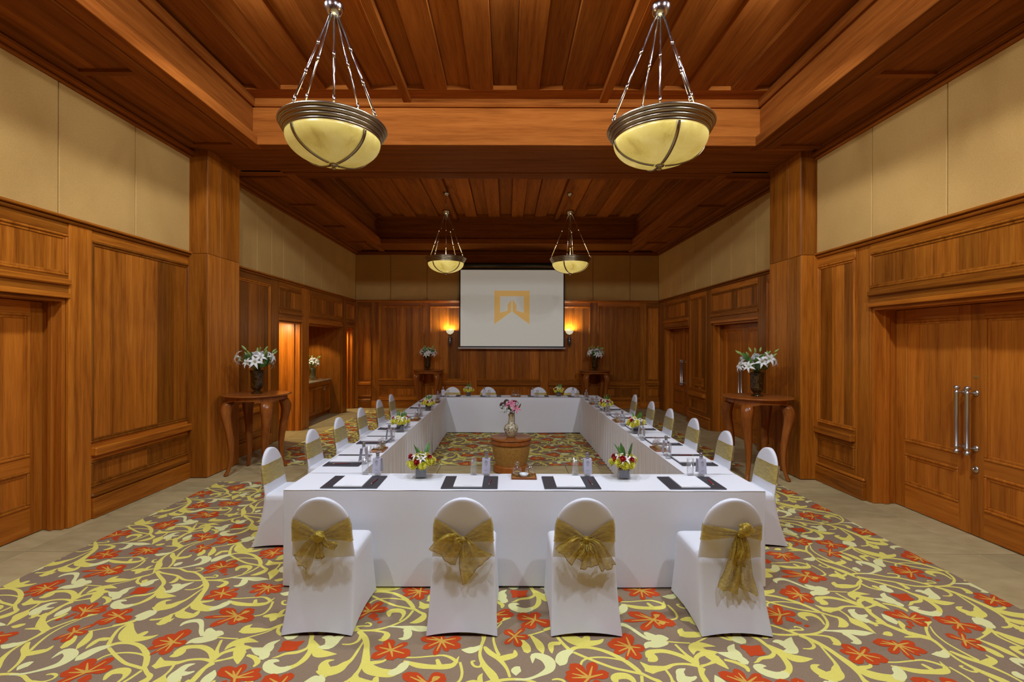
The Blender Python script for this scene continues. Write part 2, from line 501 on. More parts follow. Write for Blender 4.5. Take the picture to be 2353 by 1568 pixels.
# ---- woven motif of the carpets: colour, then (x, y, half width) in metres on the floor
MOTIF = [
('Y',[(-2.847,3.843,0.010),(-2.784,3.810,0.010),(-2.641,3.767,0.010),(-2.539,3.704,0.010),(-2.455,3.689,0.010),(-2.380,3.694,0.010)]),
('Y',[(-2.617,3.756,0.008),(-2.596,3.703,0.016),(-2.597,3.667,0.020),(-2.621,3.657,0.003)]),
('Y',[(-2.871,3.854,0.011),(-2.861,3.877,0.011),(-2.842,3.888,0.011),(-2.775,3.894,0.010),(-2.695,3.883,0.010),(-2.610,3.838,0.010),(-2.524,3.817,0.010),(-2.437,3.757,0.011),(-2.370,3.694,0.014)]),
('P',[(-2.770,3.889,0.007),(-2.703,3.895,0.009),(-2.640,3.924,0.012),(-2.577,3.972,0.026),(-2.571,4.033,0.036),(-2.604,4.076,0.031),(-2.658,4.089,0.021),(-2.669,4.026,0.003)]),
('P',[(-2.767,3.923,0.003),(-2.768,3.956,0.028),(-2.757,3.981,0.022),(-2.745,3.995,0.003)]),
('Y',[(-2.871,3.854,0.016),(-2.900,3.923,0.026),(-2.951,4.006,0.018),(-2.980,4.093,0.010),(-2.977,4.178,0.010),(-2.966,4.239,0.012),(-2.965,4.280,0.016)]),
('P',[(-2.982,4.184,0.007),(-3.011,4.151,0.024),(-3.048,4.138,0.029),(-3.094,4.144,0.004)]),
('Y',[(-2.965,4.018,0.010),(-2.976,3.994,0.008),(-3.008,4.000,0.008),(-3.025,4.036,0.008),(-3.006,4.043,0.005)]),
('Y',[(-2.429,4.142,0.016),(-2.391,4.168,0.014),(-2.315,4.169,0.013),(-2.227,4.136,0.014),(-2.134,4.060,0.016),(-2.075,3.975,0.016),(-2.068,3.945,0.016)]),
('Y',[(-2.391,4.009,0.007),(-2.373,4.047,0.007),(-2.330,4.072,0.007),(-2.253,4.079,0.007),(-2.177,4.066,0.007),(-2.118,4.042,0.007)]),
('Y',[(-2.412,4.122,0.010),(-2.351,4.078,0.010),(-2.286,4.035,0.010),(-2.202,3.986,0.010),(-2.133,3.963,0.010),(-2.059,3.939,0.010)]),
('Y',[(-2.065,3.951,0.011),(-2.013,3.905,0.011),(-1.976,3.876,0.016),(-1.983,3.825,0.027),(-2.014,3.792,0.022),(-2.053,3.776,0.003)]),
('Y',[(-2.061,3.922,0.009),(-2.081,3.847,0.009),(-2.116,3.791,0.009),(-2.173,3.743,0.009),(-2.233,3.711,0.009),(-2.302,3.695,0.009),(-2.370,3.694,0.009)]),
('Y',[(-2.210,3.852,0.008),(-2.219,3.898,0.022),(-2.194,3.921,0.026),(-2.149,3.921,0.024),(-2.123,3.898,0.018),(-2.115,3.858,0.010),(-2.127,3.802,0.006)]),
('P',[(-2.191,3.737,0.007),(-2.114,3.732,0.010),(-2.029,3.722,0.024),(-1.961,3.712,0.031),(-1.908,3.712,0.017),(-1.873,3.709,0.003)]),
('P',[(-2.068,3.706,0.017),(-2.045,3.675,0.026),(-2.041,3.630,0.026),(-2.060,3.610,0.017),(-2.091,3.610,0.003)]),
('Y',[(-2.341,3.689,0.006),(-2.268,3.690,0.008),(-2.196,3.675,0.011),(-2.173,3.644,0.022),(-2.184,3.604,0.022),(-2.215,3.596,0.003)]),
('Y',[(-2.397,3.736,0.010),(-2.353,3.742,0.008),(-2.311,3.742,0.007),(-2.308,3.763,0.007),(-2.334,3.779,0.007),(-2.348,3.768,0.004)]),
('Y',[(-2.593,3.839,0.007),(-2.535,3.833,0.007),(-2.501,3.856,0.007),(-2.506,3.884,0.008),(-2.538,3.896,0.008),(-2.567,3.890,0.005)]),
('P',[(-2.425,4.135,0.017),(-2.460,4.116,0.029),(-2.487,4.084,0.036),(-2.502,4.033,0.034),(-2.510,4.009,0.010)]),
('Y',[(-2.439,4.148,0.013),(-2.480,4.228,0.011),(-2.508,4.318,0.010),(-2.484,4.383,0.010),(-2.455,4.442,0.010)]),
('Y',[(-2.484,4.383,0.006),(-2.555,4.346,0.006),(-2.626,4.310,0.006),(-2.689,4.284,0.006)]),
('Y',[(-2.665,4.285,0.008),(-2.626,4.213,0.024),(-2.611,4.160,0.024),(-2.601,4.108,0.003)]),
('Y',[(-2.491,4.208,0.016),(-2.541,4.201,0.019),(-2.548,4.154,0.016),(-2.547,4.115,0.004)]),
('Y',[(-2.723,4.233,0.014),(-2.701,4.173,0.027),(-2.695,4.127,0.021)]),
('Y',[(-2.476,4.368,0.016),(-2.433,4.283,0.040),(-2.378,4.229,0.044),(-2.307,4.209,0.029),(-2.243,4.223,0.019),(-2.210,4.250,0.005)]),
('Y',[(-2.335,4.215,0.032),(-2.315,4.256,0.024),(-2.305,4.281,0.016)]),
('P',[(-2.473,4.420,0.017),(-2.457,4.457,0.043),(-2.439,4.496,0.043),(-2.435,4.534,0.003)]),
('Y',[(-2.363,3.684,0.016),(-2.309,3.623,0.019),(-2.275,3.555,0.018),(-2.258,3.489,0.019),(-2.241,3.426,0.024),(-2.226,3.373,0.027),(-2.188,3.330,0.037),(-2.130,3.306,0.034),(-2.064,3.298,0.032),(-2.023,3.323,0.024)]),
('P',[(-2.064,3.298,0.026),(-2.023,3.323,0.029),(-2.001,3.365,0.029),(-1.986,3.396,0.010)]),
('Y',[(-2.207,3.382,0.016),(-2.182,3.386,0.016),(-2.132,3.400,0.010),(-2.111,3.435,0.003)]),
('Y',[(-2.337,3.643,0.011),(-2.340,3.584,0.010),(-2.376,3.554,0.008),(-2.426,3.554,0.005)]),
('Y',[(-2.302,3.589,0.005),(-2.310,3.507,0.008),(-2.322,3.416,0.011),(-2.349,3.372,0.024),(-2.376,3.329,0.036),(-2.436,3.308,0.036),(-2.486,3.312,0.008)]),
('Y',[(-2.439,3.312,0.036),(-2.467,3.363,0.029),(-2.459,3.398,0.016),(-2.423,3.409,0.003)]),
('Y',[(-2.248,3.399,0.011),(-2.249,3.330,0.010),(-2.257,3.280,0.016),(-2.243,3.240,0.032),(-2.195,3.216,0.034),(-2.138,3.213,0.027),(-2.135,3.265,0.013)]),
('Y',[(-2.257,3.280,0.010),(-2.288,3.232,0.010),(-2.330,3.177,0.010),(-2.393,3.165,0.010)]),
('P',[(-2.496,3.165,0.009),(-2.479,3.184,0.047),(-2.475,3.219,0.052),(-2.473,3.259,0.026),(-2.458,3.269,0.003)]),
('Y',[(-2.415,3.279,0.006),(-2.437,3.247,0.006),(-2.455,3.223,0.006)]),
('Y',[(-2.297,3.232,0.010),(-2.291,3.185,0.024),(-2.291,3.135,0.035),(-2.320,3.124,0.006)]),
('Y',[(-2.246,3.185,0.002),(-2.262,3.151,0.019)]),
('Y',[(-2.493,3.161,0.010),(-2.532,3.127,0.010),(-2.587,3.097,0.010)]),
('Y',[(-2.849,3.831,0.011),(-2.779,3.766,0.013),(-2.693,3.692,0.014),(-2.651,3.642,0.014),(-2.635,3.592,0.014),(-2.615,3.544,0.018),(-2.598,3.487,0.016),(-2.602,3.415,0.019),(-2.628,3.362,0.016),(-2.677,3.328,0.022)]),
('P',[(-2.659,3.341,0.021),(-2.683,3.324,0.026),(-2.726,3.319,0.031),(-2.775,3.344,0.031),(-2.798,3.383,0.024),(-2.767,3.398,0.017),(-2.742,3.395,0.005)]),
('Y',[(-2.629,3.563,0.010),(-2.628,3.515,0.011),(-2.669,3.478,0.014),(-2.732,3.464,0.012),(-2.769,3.436,0.008),(-2.797,3.423,0.002)]),
('Y',[(-2.628,3.582,0.016),(-2.569,3.515,0.024),(-2.540,3.469,0.035),(-2.489,3.460,0.027),(-2.428,3.461,0.002)]),
('P',[(-2.561,3.525,0.007),(-2.511,3.533,0.033),(-2.496,3.568,0.040),(-2.476,3.612,0.029),(-2.432,3.665,0.003)]),
('P',[(-2.500,3.573,0.031),(-2.536,3.617,0.026),(-2.576,3.617,0.004)]),
('Y',[(-2.882,3.854,0.008),(-2.856,3.798,0.008),(-2.916,3.744,0.008),(-2.962,3.701,0.011),(-3.031,3.691,0.029),(-3.108,3.688,0.029),(-3.135,3.678,0.008)]),
('Y',[(-3.113,3.700,0.027),(-3.111,3.730,0.021),(-3.093,3.756,0.002)]),
('Y',[(-2.861,3.776,0.006),(-2.908,3.733,0.006),(-2.963,3.670,0.006),(-3.062,3.609,0.006)]),
('Y',[(-2.905,3.744,0.010),(-2.888,3.681,0.011),(-2.841,3.640,0.010),(-2.818,3.651,0.016),(-2.833,3.692,0.021)]),
('P',[(-2.816,3.636,0.015),(-2.776,3.631,0.038),(-2.770,3.677,0.028),(-2.736,3.705,0.007)]),
('Y',[(-2.896,3.888,0.006),(-2.958,3.853,0.016),(-3.006,3.859,0.029),(-3.065,3.850,0.011)]),
('Y',[(-2.996,3.853,0.024),(-2.987,3.814,0.024),(-2.991,3.792,0.004)]),
('Y',[(-2.966,3.865,0.016),(-2.969,3.911,0.013),(-2.957,3.940,0.002)]),
('Y',[(-3.465,4.078,0.006),(-3.374,4.072,0.006),(-3.269,4.085,0.006),(-3.199,4.092,0.008),(-3.145,4.067,0.011),(-3.111,4.030,0.011)]),
('Y',[(-3.422,4.040,0.008),(-3.334,4.004,0.021),(-3.251,3.992,0.019),(-3.169,3.995,0.022),(-3.127,4.015,0.016),(-3.105,4.082,0.002)]),
('Y',[(-3.230,4.054,0.011),(-3.210,4.004,0.016)]),
('Y',[(-3.093,4.030,0.008),(-3.073,3.945,0.008),(-3.084,3.875,0.008),(-3.137,3.852,0.006),(-3.212,3.854,0.002)]),
('P',[(-3.557,3.735,0.004),(-3.551,3.770,0.017),(-3.518,3.792,0.019),(-3.470,3.793,0.019),(-3.427,3.752,0.014),(-3.381,3.678,0.014),(-3.343,3.638,0.015)]),
('P',[(-3.394,3.551,0.003),(-3.369,3.583,0.026),(-3.318,3.593,0.036),(-3.284,3.623,0.052),(-3.260,3.648,0.043),(-3.227,3.648,0.014)]),
('P',[(-3.297,3.638,0.043),(-3.350,3.704,0.017)]),
('Y',[(-3.238,3.618,0.006),(-3.168,3.609,0.006),(-3.103,3.604,0.006)]),
('Y',[(-3.136,3.412,0.016),(-3.144,3.448,0.016),(-3.170,3.503,0.010),(-3.197,3.589,0.008)]),
('Y',[(-3.121,3.496,0.002),(-3.109,3.541,0.024),(-3.082,3.568,0.035),(-3.038,3.588,0.027),(-2.957,3.573,0.002)]),
('Y',[(-3.075,3.560,0.029),(-3.011,3.508,0.010)]),
('Y',[(-3.136,3.412,0.016),(-3.117,3.466,0.014),(-3.072,3.499,0.018),(-3.025,3.513,0.029),(-2.967,3.518,0.005)]),
('Y',[(-3.115,3.395,0.011),(-3.068,3.412,0.008),(-3.020,3.439,0.016),(-3.006,3.481,0.032)]),
('Y',[(-3.028,3.494,0.035),(-2.997,3.431,0.029),(-2.971,3.373,0.005)]),
('P',[(-2.965,3.513,0.007),(-2.891,3.484,0.040),(-2.868,3.504,0.038),(-2.867,3.552,0.024),(-2.831,3.593,0.003)]),
('P',[(-2.874,3.481,0.031),(-2.847,3.431,0.026),(-2.878,3.422,0.003)]),
('Y',[(-2.955,3.449,0.010),(-2.902,3.427,0.014),(-2.863,3.387,0.016),(-2.866,3.351,0.008)]),
('Y',[(-3.136,3.412,0.018),(-3.195,3.480,0.018),(-3.273,3.523,0.018),(-3.345,3.525,0.018),(-3.382,3.506,0.027),(-3.381,3.460,0.034),(-3.407,3.437,0.010)]),
('Y',[(-3.129,3.394,0.014),(-3.198,3.412,0.010),(-3.271,3.407,0.010),(-3.327,3.380,0.016),(-3.390,3.371,0.027),(-3.428,3.363,0.035),(-3.450,3.354,0.010)]),
('Y',[(-3.427,3.376,0.027),(-3.461,3.428,0.003)]),
('Y',[(-3.337,3.376,0.008),(-3.325,3.316,0.008),(-3.326,3.271,0.011),(-3.318,3.223,0.042),(-3.301,3.172,0.029),(-3.286,3.094,0.002)]),
('Y',[(-3.126,3.386,0.016),(-3.147,3.317,0.011),(-3.148,3.260,0.011),(-3.141,3.196,0.014),(-3.110,3.143,0.018),(-3.068,3.091,0.021)]),
('Y',[(-3.109,3.373,0.008),(-3.135,3.334,0.010),(-3.133,3.268,0.010),(-3.130,3.204,0.006)]),
('P',[(-3.071,3.319,0.003),(-3.066,3.276,0.029),(-3.066,3.232,0.031),(-3.070,3.200,0.009)]),
('Y',[(-3.020,3.236,0.008),(-3.033,3.197,0.018),(-3.059,3.158,0.011),(-3.064,3.110,0.010)]),
('P',[(-3.218,3.372,0.003),(-3.255,3.351,0.021),(-3.265,3.312,0.026),(-3.266,3.271,0.034),(-3.235,3.231,0.031)]),
('P',[(-3.182,3.307,0.007),(-3.215,3.290,0.017),(-3.263,3.292,0.026)]),
('Y',[(-3.230,3.231,0.024),(-3.209,3.192,0.014),(-3.225,3.179,0.004)]),
('Y',[(-3.209,3.210,0.008),(-3.157,3.204,0.008)]),
('Y',[(-2.960,4.308,0.010),(-2.916,4.380,0.008),(-2.862,4.440,0.011),(-2.804,4.489,0.018)]),
('Y',[(-2.865,4.094,0.010),(-2.887,4.159,0.009),(-2.904,4.253,0.007),(-2.892,4.344,0.006),(-2.852,4.425,0.004)]),
('Y',[(-2.860,4.062,0.024),(-2.804,4.082,0.024),(-2.771,4.101,0.018),(-2.771,4.140,0.006)]),
('Y',[(-2.955,4.171,0.011),(-2.923,4.119,0.019),(-2.866,4.062,0.016),(-2.821,3.983,0.010),(-2.803,3.912,0.008)]),
('Y',[(-3.154,4.483,0.019),(-3.094,4.394,0.020),(-3.028,4.336,0.024),(-2.964,4.297,0.024)]),
('Y',[(-3.013,4.315,0.013),(-3.068,4.314,0.011),(-3.117,4.310,0.005)]),
('Y',[(-3.232,4.338,0.006),(-3.199,4.342,0.024),(-3.174,4.360,0.013)]),
('R',[(-3.247,3.849,0.014),(-3.296,3.875,0.024),(-3.344,3.901,0.038),(-3.384,3.922,0.031),(-3.402,3.931,0.009)]),
('G',[(-3.251,3.852,0.007),(-3.311,3.883,0.006),(-3.359,3.909,0.003)]),
('R',[(-3.253,3.849,0.014),(-3.229,3.874,0.033),(-3.205,3.898,0.053),(-3.185,3.918,0.043),(-3.176,3.927,0.013)]),
('G',[(-3.251,3.852,0.007),(-3.221,3.881,0.006),(-3.197,3.905,0.003)]),
('R',[(-3.255,3.853,0.014),(-3.212,3.837,0.028),(-3.171,3.821,0.045),(-3.138,3.808,0.036),(-3.123,3.802,0.011)]),
('G',[(-3.251,3.852,0.007),(-3.200,3.832,0.006),(-3.159,3.816,0.003)]),
('R',[(-3.252,3.855,0.014),(-3.242,3.821,0.024),(-3.232,3.790,0.038),(-3.224,3.764,0.031),(-3.221,3.753,0.009)]),
('G',[(-3.251,3.852,0.007),(-3.239,3.811,0.006),(-3.229,3.780,0.003)]),
('R',[(-3.248,3.855,0.014),(-3.284,3.816,0.020),(-3.319,3.779,0.032),(-3.347,3.749,0.026),(-3.360,3.736,0.007)]),
('G',[(-3.251,3.852,0.007),(-3.295,3.804,0.006),(-3.330,3.768,0.003)]),
('R',[(-3.245,3.852,0.014),(-3.314,3.846,0.012),(-3.382,3.840,0.019),(-3.436,3.836,0.015),(-3.461,3.834,0.004)]),
('G',[(-3.251,3.852,0.007),(-3.335,3.844,0.006),(-3.403,3.839,0.003)]),
('R',[(-3.248,3.849,0.014),(-3.281,3.879,0.013),(-3.313,3.908,0.021),(-3.339,3.932,0.017),(-3.351,3.944,0.005)]),
('G',[(-3.251,3.852,0.007),(-3.291,3.888,0.006),(-3.323,3.917,0.003)]),
('G',[(-3.231,3.880,0.004),(-3.218,3.897,0.020),(-3.193,3.907,0.004)]),
('G',[(-3.232,3.809,0.004),(-3.207,3.813,0.022),(-3.183,3.816,0.004)]),
('R',[(-3.484,3.562,0.014),(-3.484,3.605,0.029),(-3.484,3.647,0.047),(-3.483,3.682,0.038),(-3.483,3.698,0.011)]),
('G',[(-3.484,3.566,0.007),(-3.484,3.618,0.006),(-3.484,3.660,0.003)]),
('R',[(-3.487,3.566,0.014),(-3.460,3.561,0.022),(-3.434,3.555,0.036),(-3.412,3.551,0.029),(-3.402,3.549,0.009)]),
('G',[(-3.484,3.566,0.007),(-3.452,3.559,0.006),(-3.425,3.554,0.003)]),
('R',[(-3.485,3.569,0.014),(-3.478,3.531,0.022),(-3.472,3.494,0.036),(-3.467,3.464,0.029),(-3.465,3.451,0.009)]),
('G',[(-3.484,3.566,0.007),(-3.476,3.519,0.006),(-3.470,3.482,0.003)]),
('R',[(-3.481,3.568,0.014),(-3.518,3.547,0.016),(-3.553,3.528,0.025),(-3.581,3.512,0.021),(-3.594,3.505,0.006)]),
('G',[(-3.484,3.566,0.007),(-3.529,3.541,0.006),(-3.564,3.522,0.003)]),
('R',[(-3.483,3.570,0.014),(-3.501,3.529,0.008),(-3.518,3.490,0.013),(-3.532,3.460,0.010),(-3.538,3.446,0.003)]),
('G',[(-3.484,3.566,0.007),(-3.506,3.517,0.006),(-3.523,3.479,0.003)]),
('R',[(-3.480,3.565,0.014),(-3.524,3.574,0.026),(-3.566,3.582,0.042),(-3.600,3.588,0.034),(-3.616,3.591,0.010)]),
('G',[(-3.484,3.566,0.007),(-3.537,3.576,0.006),(-3.579,3.584,0.003)]),
('R',[(-3.482,3.564,0.014),(-3.512,3.587,0.024),(-3.543,3.609,0.038),(-3.568,3.628,0.031),(-3.579,3.636,0.009)]),
('G',[(-3.484,3.566,0.007),(-3.522,3.594,0.006),(-3.552,3.616,0.003)]),
('R',[(-2.918,3.254,0.014),(-2.956,3.280,0.026),(-2.995,3.305,0.042),(-3.026,3.325,0.034),(-3.041,3.335,0.010)]),
('G',[(-2.921,3.257,0.007),(-2.968,3.287,0.006),(-3.007,3.312,0.003)]),
('R',[(-2.919,3.254,0.014),(-2.938,3.280,0.017),(-2.957,3.305,0.028),(-2.972,3.325,0.022),(-2.980,3.335,0.006)]),
('G',[(-2.921,3.257,0.007),(-2.944,3.288,0.006),(-2.963,3.313,0.003)]),
('R',[(-2.921,3.253,0.014),(-2.925,3.290,0.018),(-2.929,3.326,0.030),(-2.932,3.355,0.024),(-2.934,3.369,0.007)]),
('G',[(-2.921,3.257,0.007),(-2.926,3.301,0.006),(-2.930,3.337,0.003)]),
('R',[(-2.924,3.255,0.014),(-2.889,3.278,0.016),(-2.854,3.300,0.025),(-2.826,3.319,0.021),(-2.813,3.327,0.006)]),
('G',[(-2.921,3.257,0.007),(-2.878,3.285,0.006),(-2.843,3.307,0.003)]),
('R',[(-2.925,3.256,0.014),(-2.880,3.261,0.022),(-2.837,3.265,0.036),(-2.801,3.268,0.029),(-2.784,3.270,0.009)]),
('G',[(-2.921,3.257,0.007),(-2.867,3.262,0.006),(-2.823,3.266,0.003)]),
('R',[(-2.922,3.259,0.014),(-2.910,3.233,0.024),(-2.898,3.208,0.038),(-2.889,3.187,0.031),(-2.884,3.178,0.009)]),
('G',[(-2.921,3.257,0.007),(-2.906,3.225,0.006),(-2.894,3.200,0.003)]),
('R',[(-2.968,3.205,0.008),(-2.962,3.221,0.017),(-2.956,3.236,0.008)]),
('R',[(-2.985,3.178,0.008),(-2.976,3.189,0.017),(-2.966,3.201,0.008)]),
('R',[(-3.017,3.152,0.008),(-3.012,3.165,0.017),(-3.008,3.178,0.008)]),
('R',[(-2.642,3.204,0.014),(-2.638,3.232,0.024),(-2.634,3.261,0.038),(-2.630,3.284,0.031),(-2.629,3.295,0.009)]),
('G',[(-2.642,3.206,0.007),(-2.637,3.241,0.006),(-2.633,3.270,0.003)]),
('R',[(-2.645,3.208,0.014),(-2.611,3.189,0.028),(-2.578,3.171,0.045),(-2.551,3.156,0.036),(-2.539,3.149,0.011)]),
('G',[(-2.642,3.206,0.007),(-2.600,3.183,0.006),(-2.568,3.165,0.003)]),
('R',[(-2.641,3.209,0.014),(-2.657,3.177,0.024),(-2.672,3.145,0.038),(-2.684,3.120,0.031),(-2.689,3.109,0.009)]),
('G',[(-2.642,3.206,0.007),(-2.661,3.167,0.006),(-2.676,3.136,0.003)]),
('R',[(-2.639,3.209,0.014),(-2.670,3.182,0.017),(-2.699,3.156,0.028),(-2.722,3.135,0.022),(-2.733,3.126,0.006)]),
('G',[(-2.642,3.206,0.007),(-2.679,3.174,0.006),(-2.708,3.148,0.003)]),
('R',[(-2.639,3.206,0.014),(-2.677,3.213,0.017),(-2.715,3.220,0.028),(-2.746,3.225,0.022),(-2.760,3.228,0.006)]),
('G',[(-2.642,3.206,0.007),(-2.689,3.215,0.006),(-2.727,3.222,0.003)]),
('R',[(-2.639,3.205,0.014),(-2.675,3.225,0.026),(-2.711,3.245,0.042),(-2.741,3.262,0.034),(-2.754,3.270,0.010)]),
('G',[(-2.642,3.206,0.007),(-2.687,3.231,0.006),(-2.723,3.252,0.003)]),
('R',[(-2.786,3.479,0.003),(-2.761,3.519,0.036),(-2.726,3.538,0.044),(-2.674,3.584,0.003)]),
('R',[(-2.792,3.572,0.020),(-2.733,3.529,0.045),(-2.694,3.510,0.020)]),
('R',[(-2.772,4.276,0.014),(-2.750,4.305,0.012),(-2.729,4.333,0.019),(-2.712,4.356,0.015),(-2.704,4.367,0.004)]),
('G',[(-2.770,4.278,0.007),(-2.744,4.313,0.006),(-2.722,4.342,0.003)]),
('R',[(-2.768,4.277,0.014),(-2.787,4.297,0.020),(-2.806,4.316,0.032),(-2.821,4.333,0.026),(-2.828,4.340,0.007)]),
('G',[(-2.770,4.278,0.007),(-2.793,4.303,0.006),(-2.812,4.323,0.003)]),
('R',[(-2.773,4.279,0.014),(-2.743,4.274,0.017),(-2.714,4.270,0.028),(-2.690,4.267,0.022),(-2.680,4.265,0.006)]),
('G',[(-2.770,4.278,0.007),(-2.734,4.273,0.006),(-2.705,4.269,0.003)]),
('R',[(-2.771,4.282,0.014),(-2.761,4.247,0.017),(-2.752,4.214,0.028),(-2.745,4.187,0.022),(-2.741,4.175,0.006)]),
('G',[(-2.770,4.278,0.007),(-2.758,4.237,0.006),(-2.749,4.204,0.003)]),
('R',[(-2.768,4.281,0.014),(-2.788,4.254,0.013),(-2.806,4.229,0.021),(-2.821,4.208,0.017),(-2.828,4.199,0.005)]),
('G',[(-2.770,4.278,0.007),(-2.793,4.246,0.006),(-2.812,4.221,0.003)]),
('R',[(-2.360,3.905,0.014),(-2.345,3.945,0.020),(-2.330,3.986,0.032),(-2.317,4.019,0.026),(-2.312,4.034,0.007)]),
('G',[(-2.358,3.908,0.007),(-2.340,3.958,0.006),(-2.325,3.998,0.003)]),
('R',[(-2.362,3.907,0.014),(-2.325,3.919,0.022),(-2.289,3.930,0.036),(-2.259,3.940,0.029),(-2.246,3.944,0.009)]),
('G',[(-2.358,3.908,0.007),(-2.313,3.923,0.006),(-2.277,3.934,0.003)]),
('R',[(-2.356,3.905,0.014),(-2.384,3.940,0.026),(-2.412,3.974,0.042),(-2.435,4.002,0.034),(-2.446,4.015,0.010)]),
('G',[(-2.358,3.908,0.007),(-2.393,3.950,0.006),(-2.421,3.985,0.003)]),
('R',[(-2.354,3.909,0.014),(-2.398,3.906,0.022),(-2.441,3.904,0.036),(-2.476,3.903,0.029),(-2.492,3.902,0.009)]),
('G',[(-2.358,3.908,0.007),(-2.412,3.906,0.006),(-2.455,3.904,0.003)]),
('R',[(-2.354,3.907,0.014),(-2.395,3.920,0.017),(-2.435,3.933,0.028),(-2.468,3.944,0.022),(-2.483,3.949,0.006)]),
('G',[(-2.358,3.908,0.007),(-2.408,3.924,0.006),(-2.448,3.937,0.003)]),
('R',[(-2.355,3.912,0.014),(-2.386,3.875,0.018),(-2.415,3.841,0.030),(-2.438,3.813,0.024),(-2.449,3.801,0.007)]),
('G',[(-2.358,3.908,0.007),(-2.395,3.864,0.006),(-2.424,3.830,0.003)]),
('R',[(-2.345,3.851,0.015),(-2.322,3.857,0.036),(-2.294,3.857,0.012)]),
('R',[(-2.302,3.815,0.015),(-2.280,3.824,0.018)]),
('R',[(-2.266,3.782,0.012),(-2.246,3.789,0.012)]),
('R',[(-2.109,3.496,0.014),(-2.124,3.528,0.024),(-2.137,3.559,0.038),(-2.149,3.584,0.031),(-2.154,3.596,0.009)]),
('G',[(-2.111,3.499,0.007),(-2.128,3.537,0.006),(-2.142,3.569,0.003)]),
('R',[(-2.113,3.497,0.014),(-2.086,3.519,0.015),(-2.059,3.541,0.023),(-2.036,3.559,0.019),(-2.026,3.568,0.005)]),
('G',[(-2.111,3.499,0.007),(-2.077,3.526,0.006),(-2.050,3.548,0.003)]),
('R',[(-2.108,3.498,0.014),(-2.142,3.509,0.017),(-2.175,3.519,0.028),(-2.203,3.528,0.022),(-2.215,3.531,0.006)]),
('G',[(-2.111,3.499,0.007),(-2.152,3.512,0.006),(-2.186,3.522,0.003)]),
('R',[(-2.108,3.501,0.014),(-2.140,3.478,0.022),(-2.171,3.456,0.036),(-2.196,3.438,0.029),(-2.208,3.430,0.009)]),
('G',[(-2.111,3.499,0.007),(-2.150,3.471,0.006),(-2.181,3.449,0.003)]),
('R',[(-2.114,3.500,0.014),(-2.074,3.485,0.028),(-2.036,3.471,0.045),(-2.005,3.459,0.036),(-1.990,3.454,0.011)]),
('G',[(-2.111,3.499,0.007),(-2.062,3.481,0.006),(-2.024,3.466,0.003)]),
('R',[(-2.112,3.502,0.014),(-2.101,3.473,0.026),(-2.090,3.445,0.042),(-2.082,3.423,0.034),(-2.078,3.413,0.010)]),
('G',[(-2.111,3.499,0.007),(-2.097,3.464,0.006),(-2.087,3.437,0.003)]),
('R',[(-3.230,4.229,0.014),(-3.192,4.238,0.018),(-3.154,4.247,0.030),(-3.124,4.255,0.024),(-3.110,4.258,0.007)]),
('G',[(-3.227,4.230,0.007),(-3.180,4.241,0.006),(-3.143,4.250,0.003)]),
('R',[(-3.230,4.232,0.014),(-3.191,4.210,0.022),(-3.153,4.189,0.036),(-3.122,4.172,0.029),(-3.108,4.164,0.009)]),
('G',[(-3.227,4.230,0.007),(-3.179,4.203,0.006),(-3.141,4.182,0.003)]),
('R',[(-3.228,4.233,0.014),(-3.212,4.200,0.013),(-3.196,4.168,0.021),(-3.183,4.142,0.017),(-3.177,4.131,0.005)]),
('G',[(-3.227,4.230,0.007),(-3.207,4.190,0.006),(-3.191,4.158,0.003)]),
('R',[(-3.226,4.234,0.014),(-3.234,4.188,0.013),(-3.242,4.145,0.021),(-3.248,4.110,0.017),(-3.251,4.094,0.005)]),
('G',[(-3.227,4.230,0.007),(-3.237,4.175,0.006),(-3.244,4.131,0.003)]),
('R',[(-3.224,4.232,0.014),(-3.258,4.207,0.017),(-3.291,4.182,0.028),(-3.318,4.162,0.022),(-3.330,4.153,0.006)]),
('G',[(-3.227,4.230,0.007),(-3.269,4.199,0.006),(-3.301,4.174,0.003)]),
('R',[(-3.223,4.229,0.014),(-3.267,4.237,0.020),(-3.310,4.244,0.032),(-3.345,4.250,0.026),(-3.361,4.252,0.007)]),
('G',[(-3.227,4.230,0.007),(-3.281,4.239,0.006),(-3.324,4.246,0.003)]),
('R',[(-3.224,4.229,0.014),(-3.255,4.245,0.018),(-3.286,4.261,0.030),(-3.311,4.274,0.024),(-3.323,4.280,0.007)]),
('G',[(-3.227,4.230,0.007),(-3.265,4.250,0.006),(-3.296,4.266,0.003)]),
('R',[(-3.227,4.229,0.014),(-3.230,4.244,0.015),(-3.233,4.260,0.023),(-3.235,4.272,0.019),(-3.236,4.278,0.005)]),
('G',[(-3.227,4.230,0.007),(-3.231,4.249,0.006),(-3.234,4.265,0.003)])]
# ---------------------------------------------------------------- the room
XL_N, XL_F = -4.42, -4.40       # wall planes: near bay / far bay
XR_N, XR_F = 4.32, 4.43
YB = 13.60                      # far wall
Z_SOF, Z_COF = 4.55, 5.24
PIL = (6.48, 7.26)              # pilasters along the depth
XPL, XPR = -4.13, 4.06
COF1, COF2 = (1.20, 6.42), (7.45, 12.62)
CX0, CX1 = -3.48, 3.46          # coffer inner faces
Z_OPEN = 2.31                   # door opening height
Z_CAP = 3.12

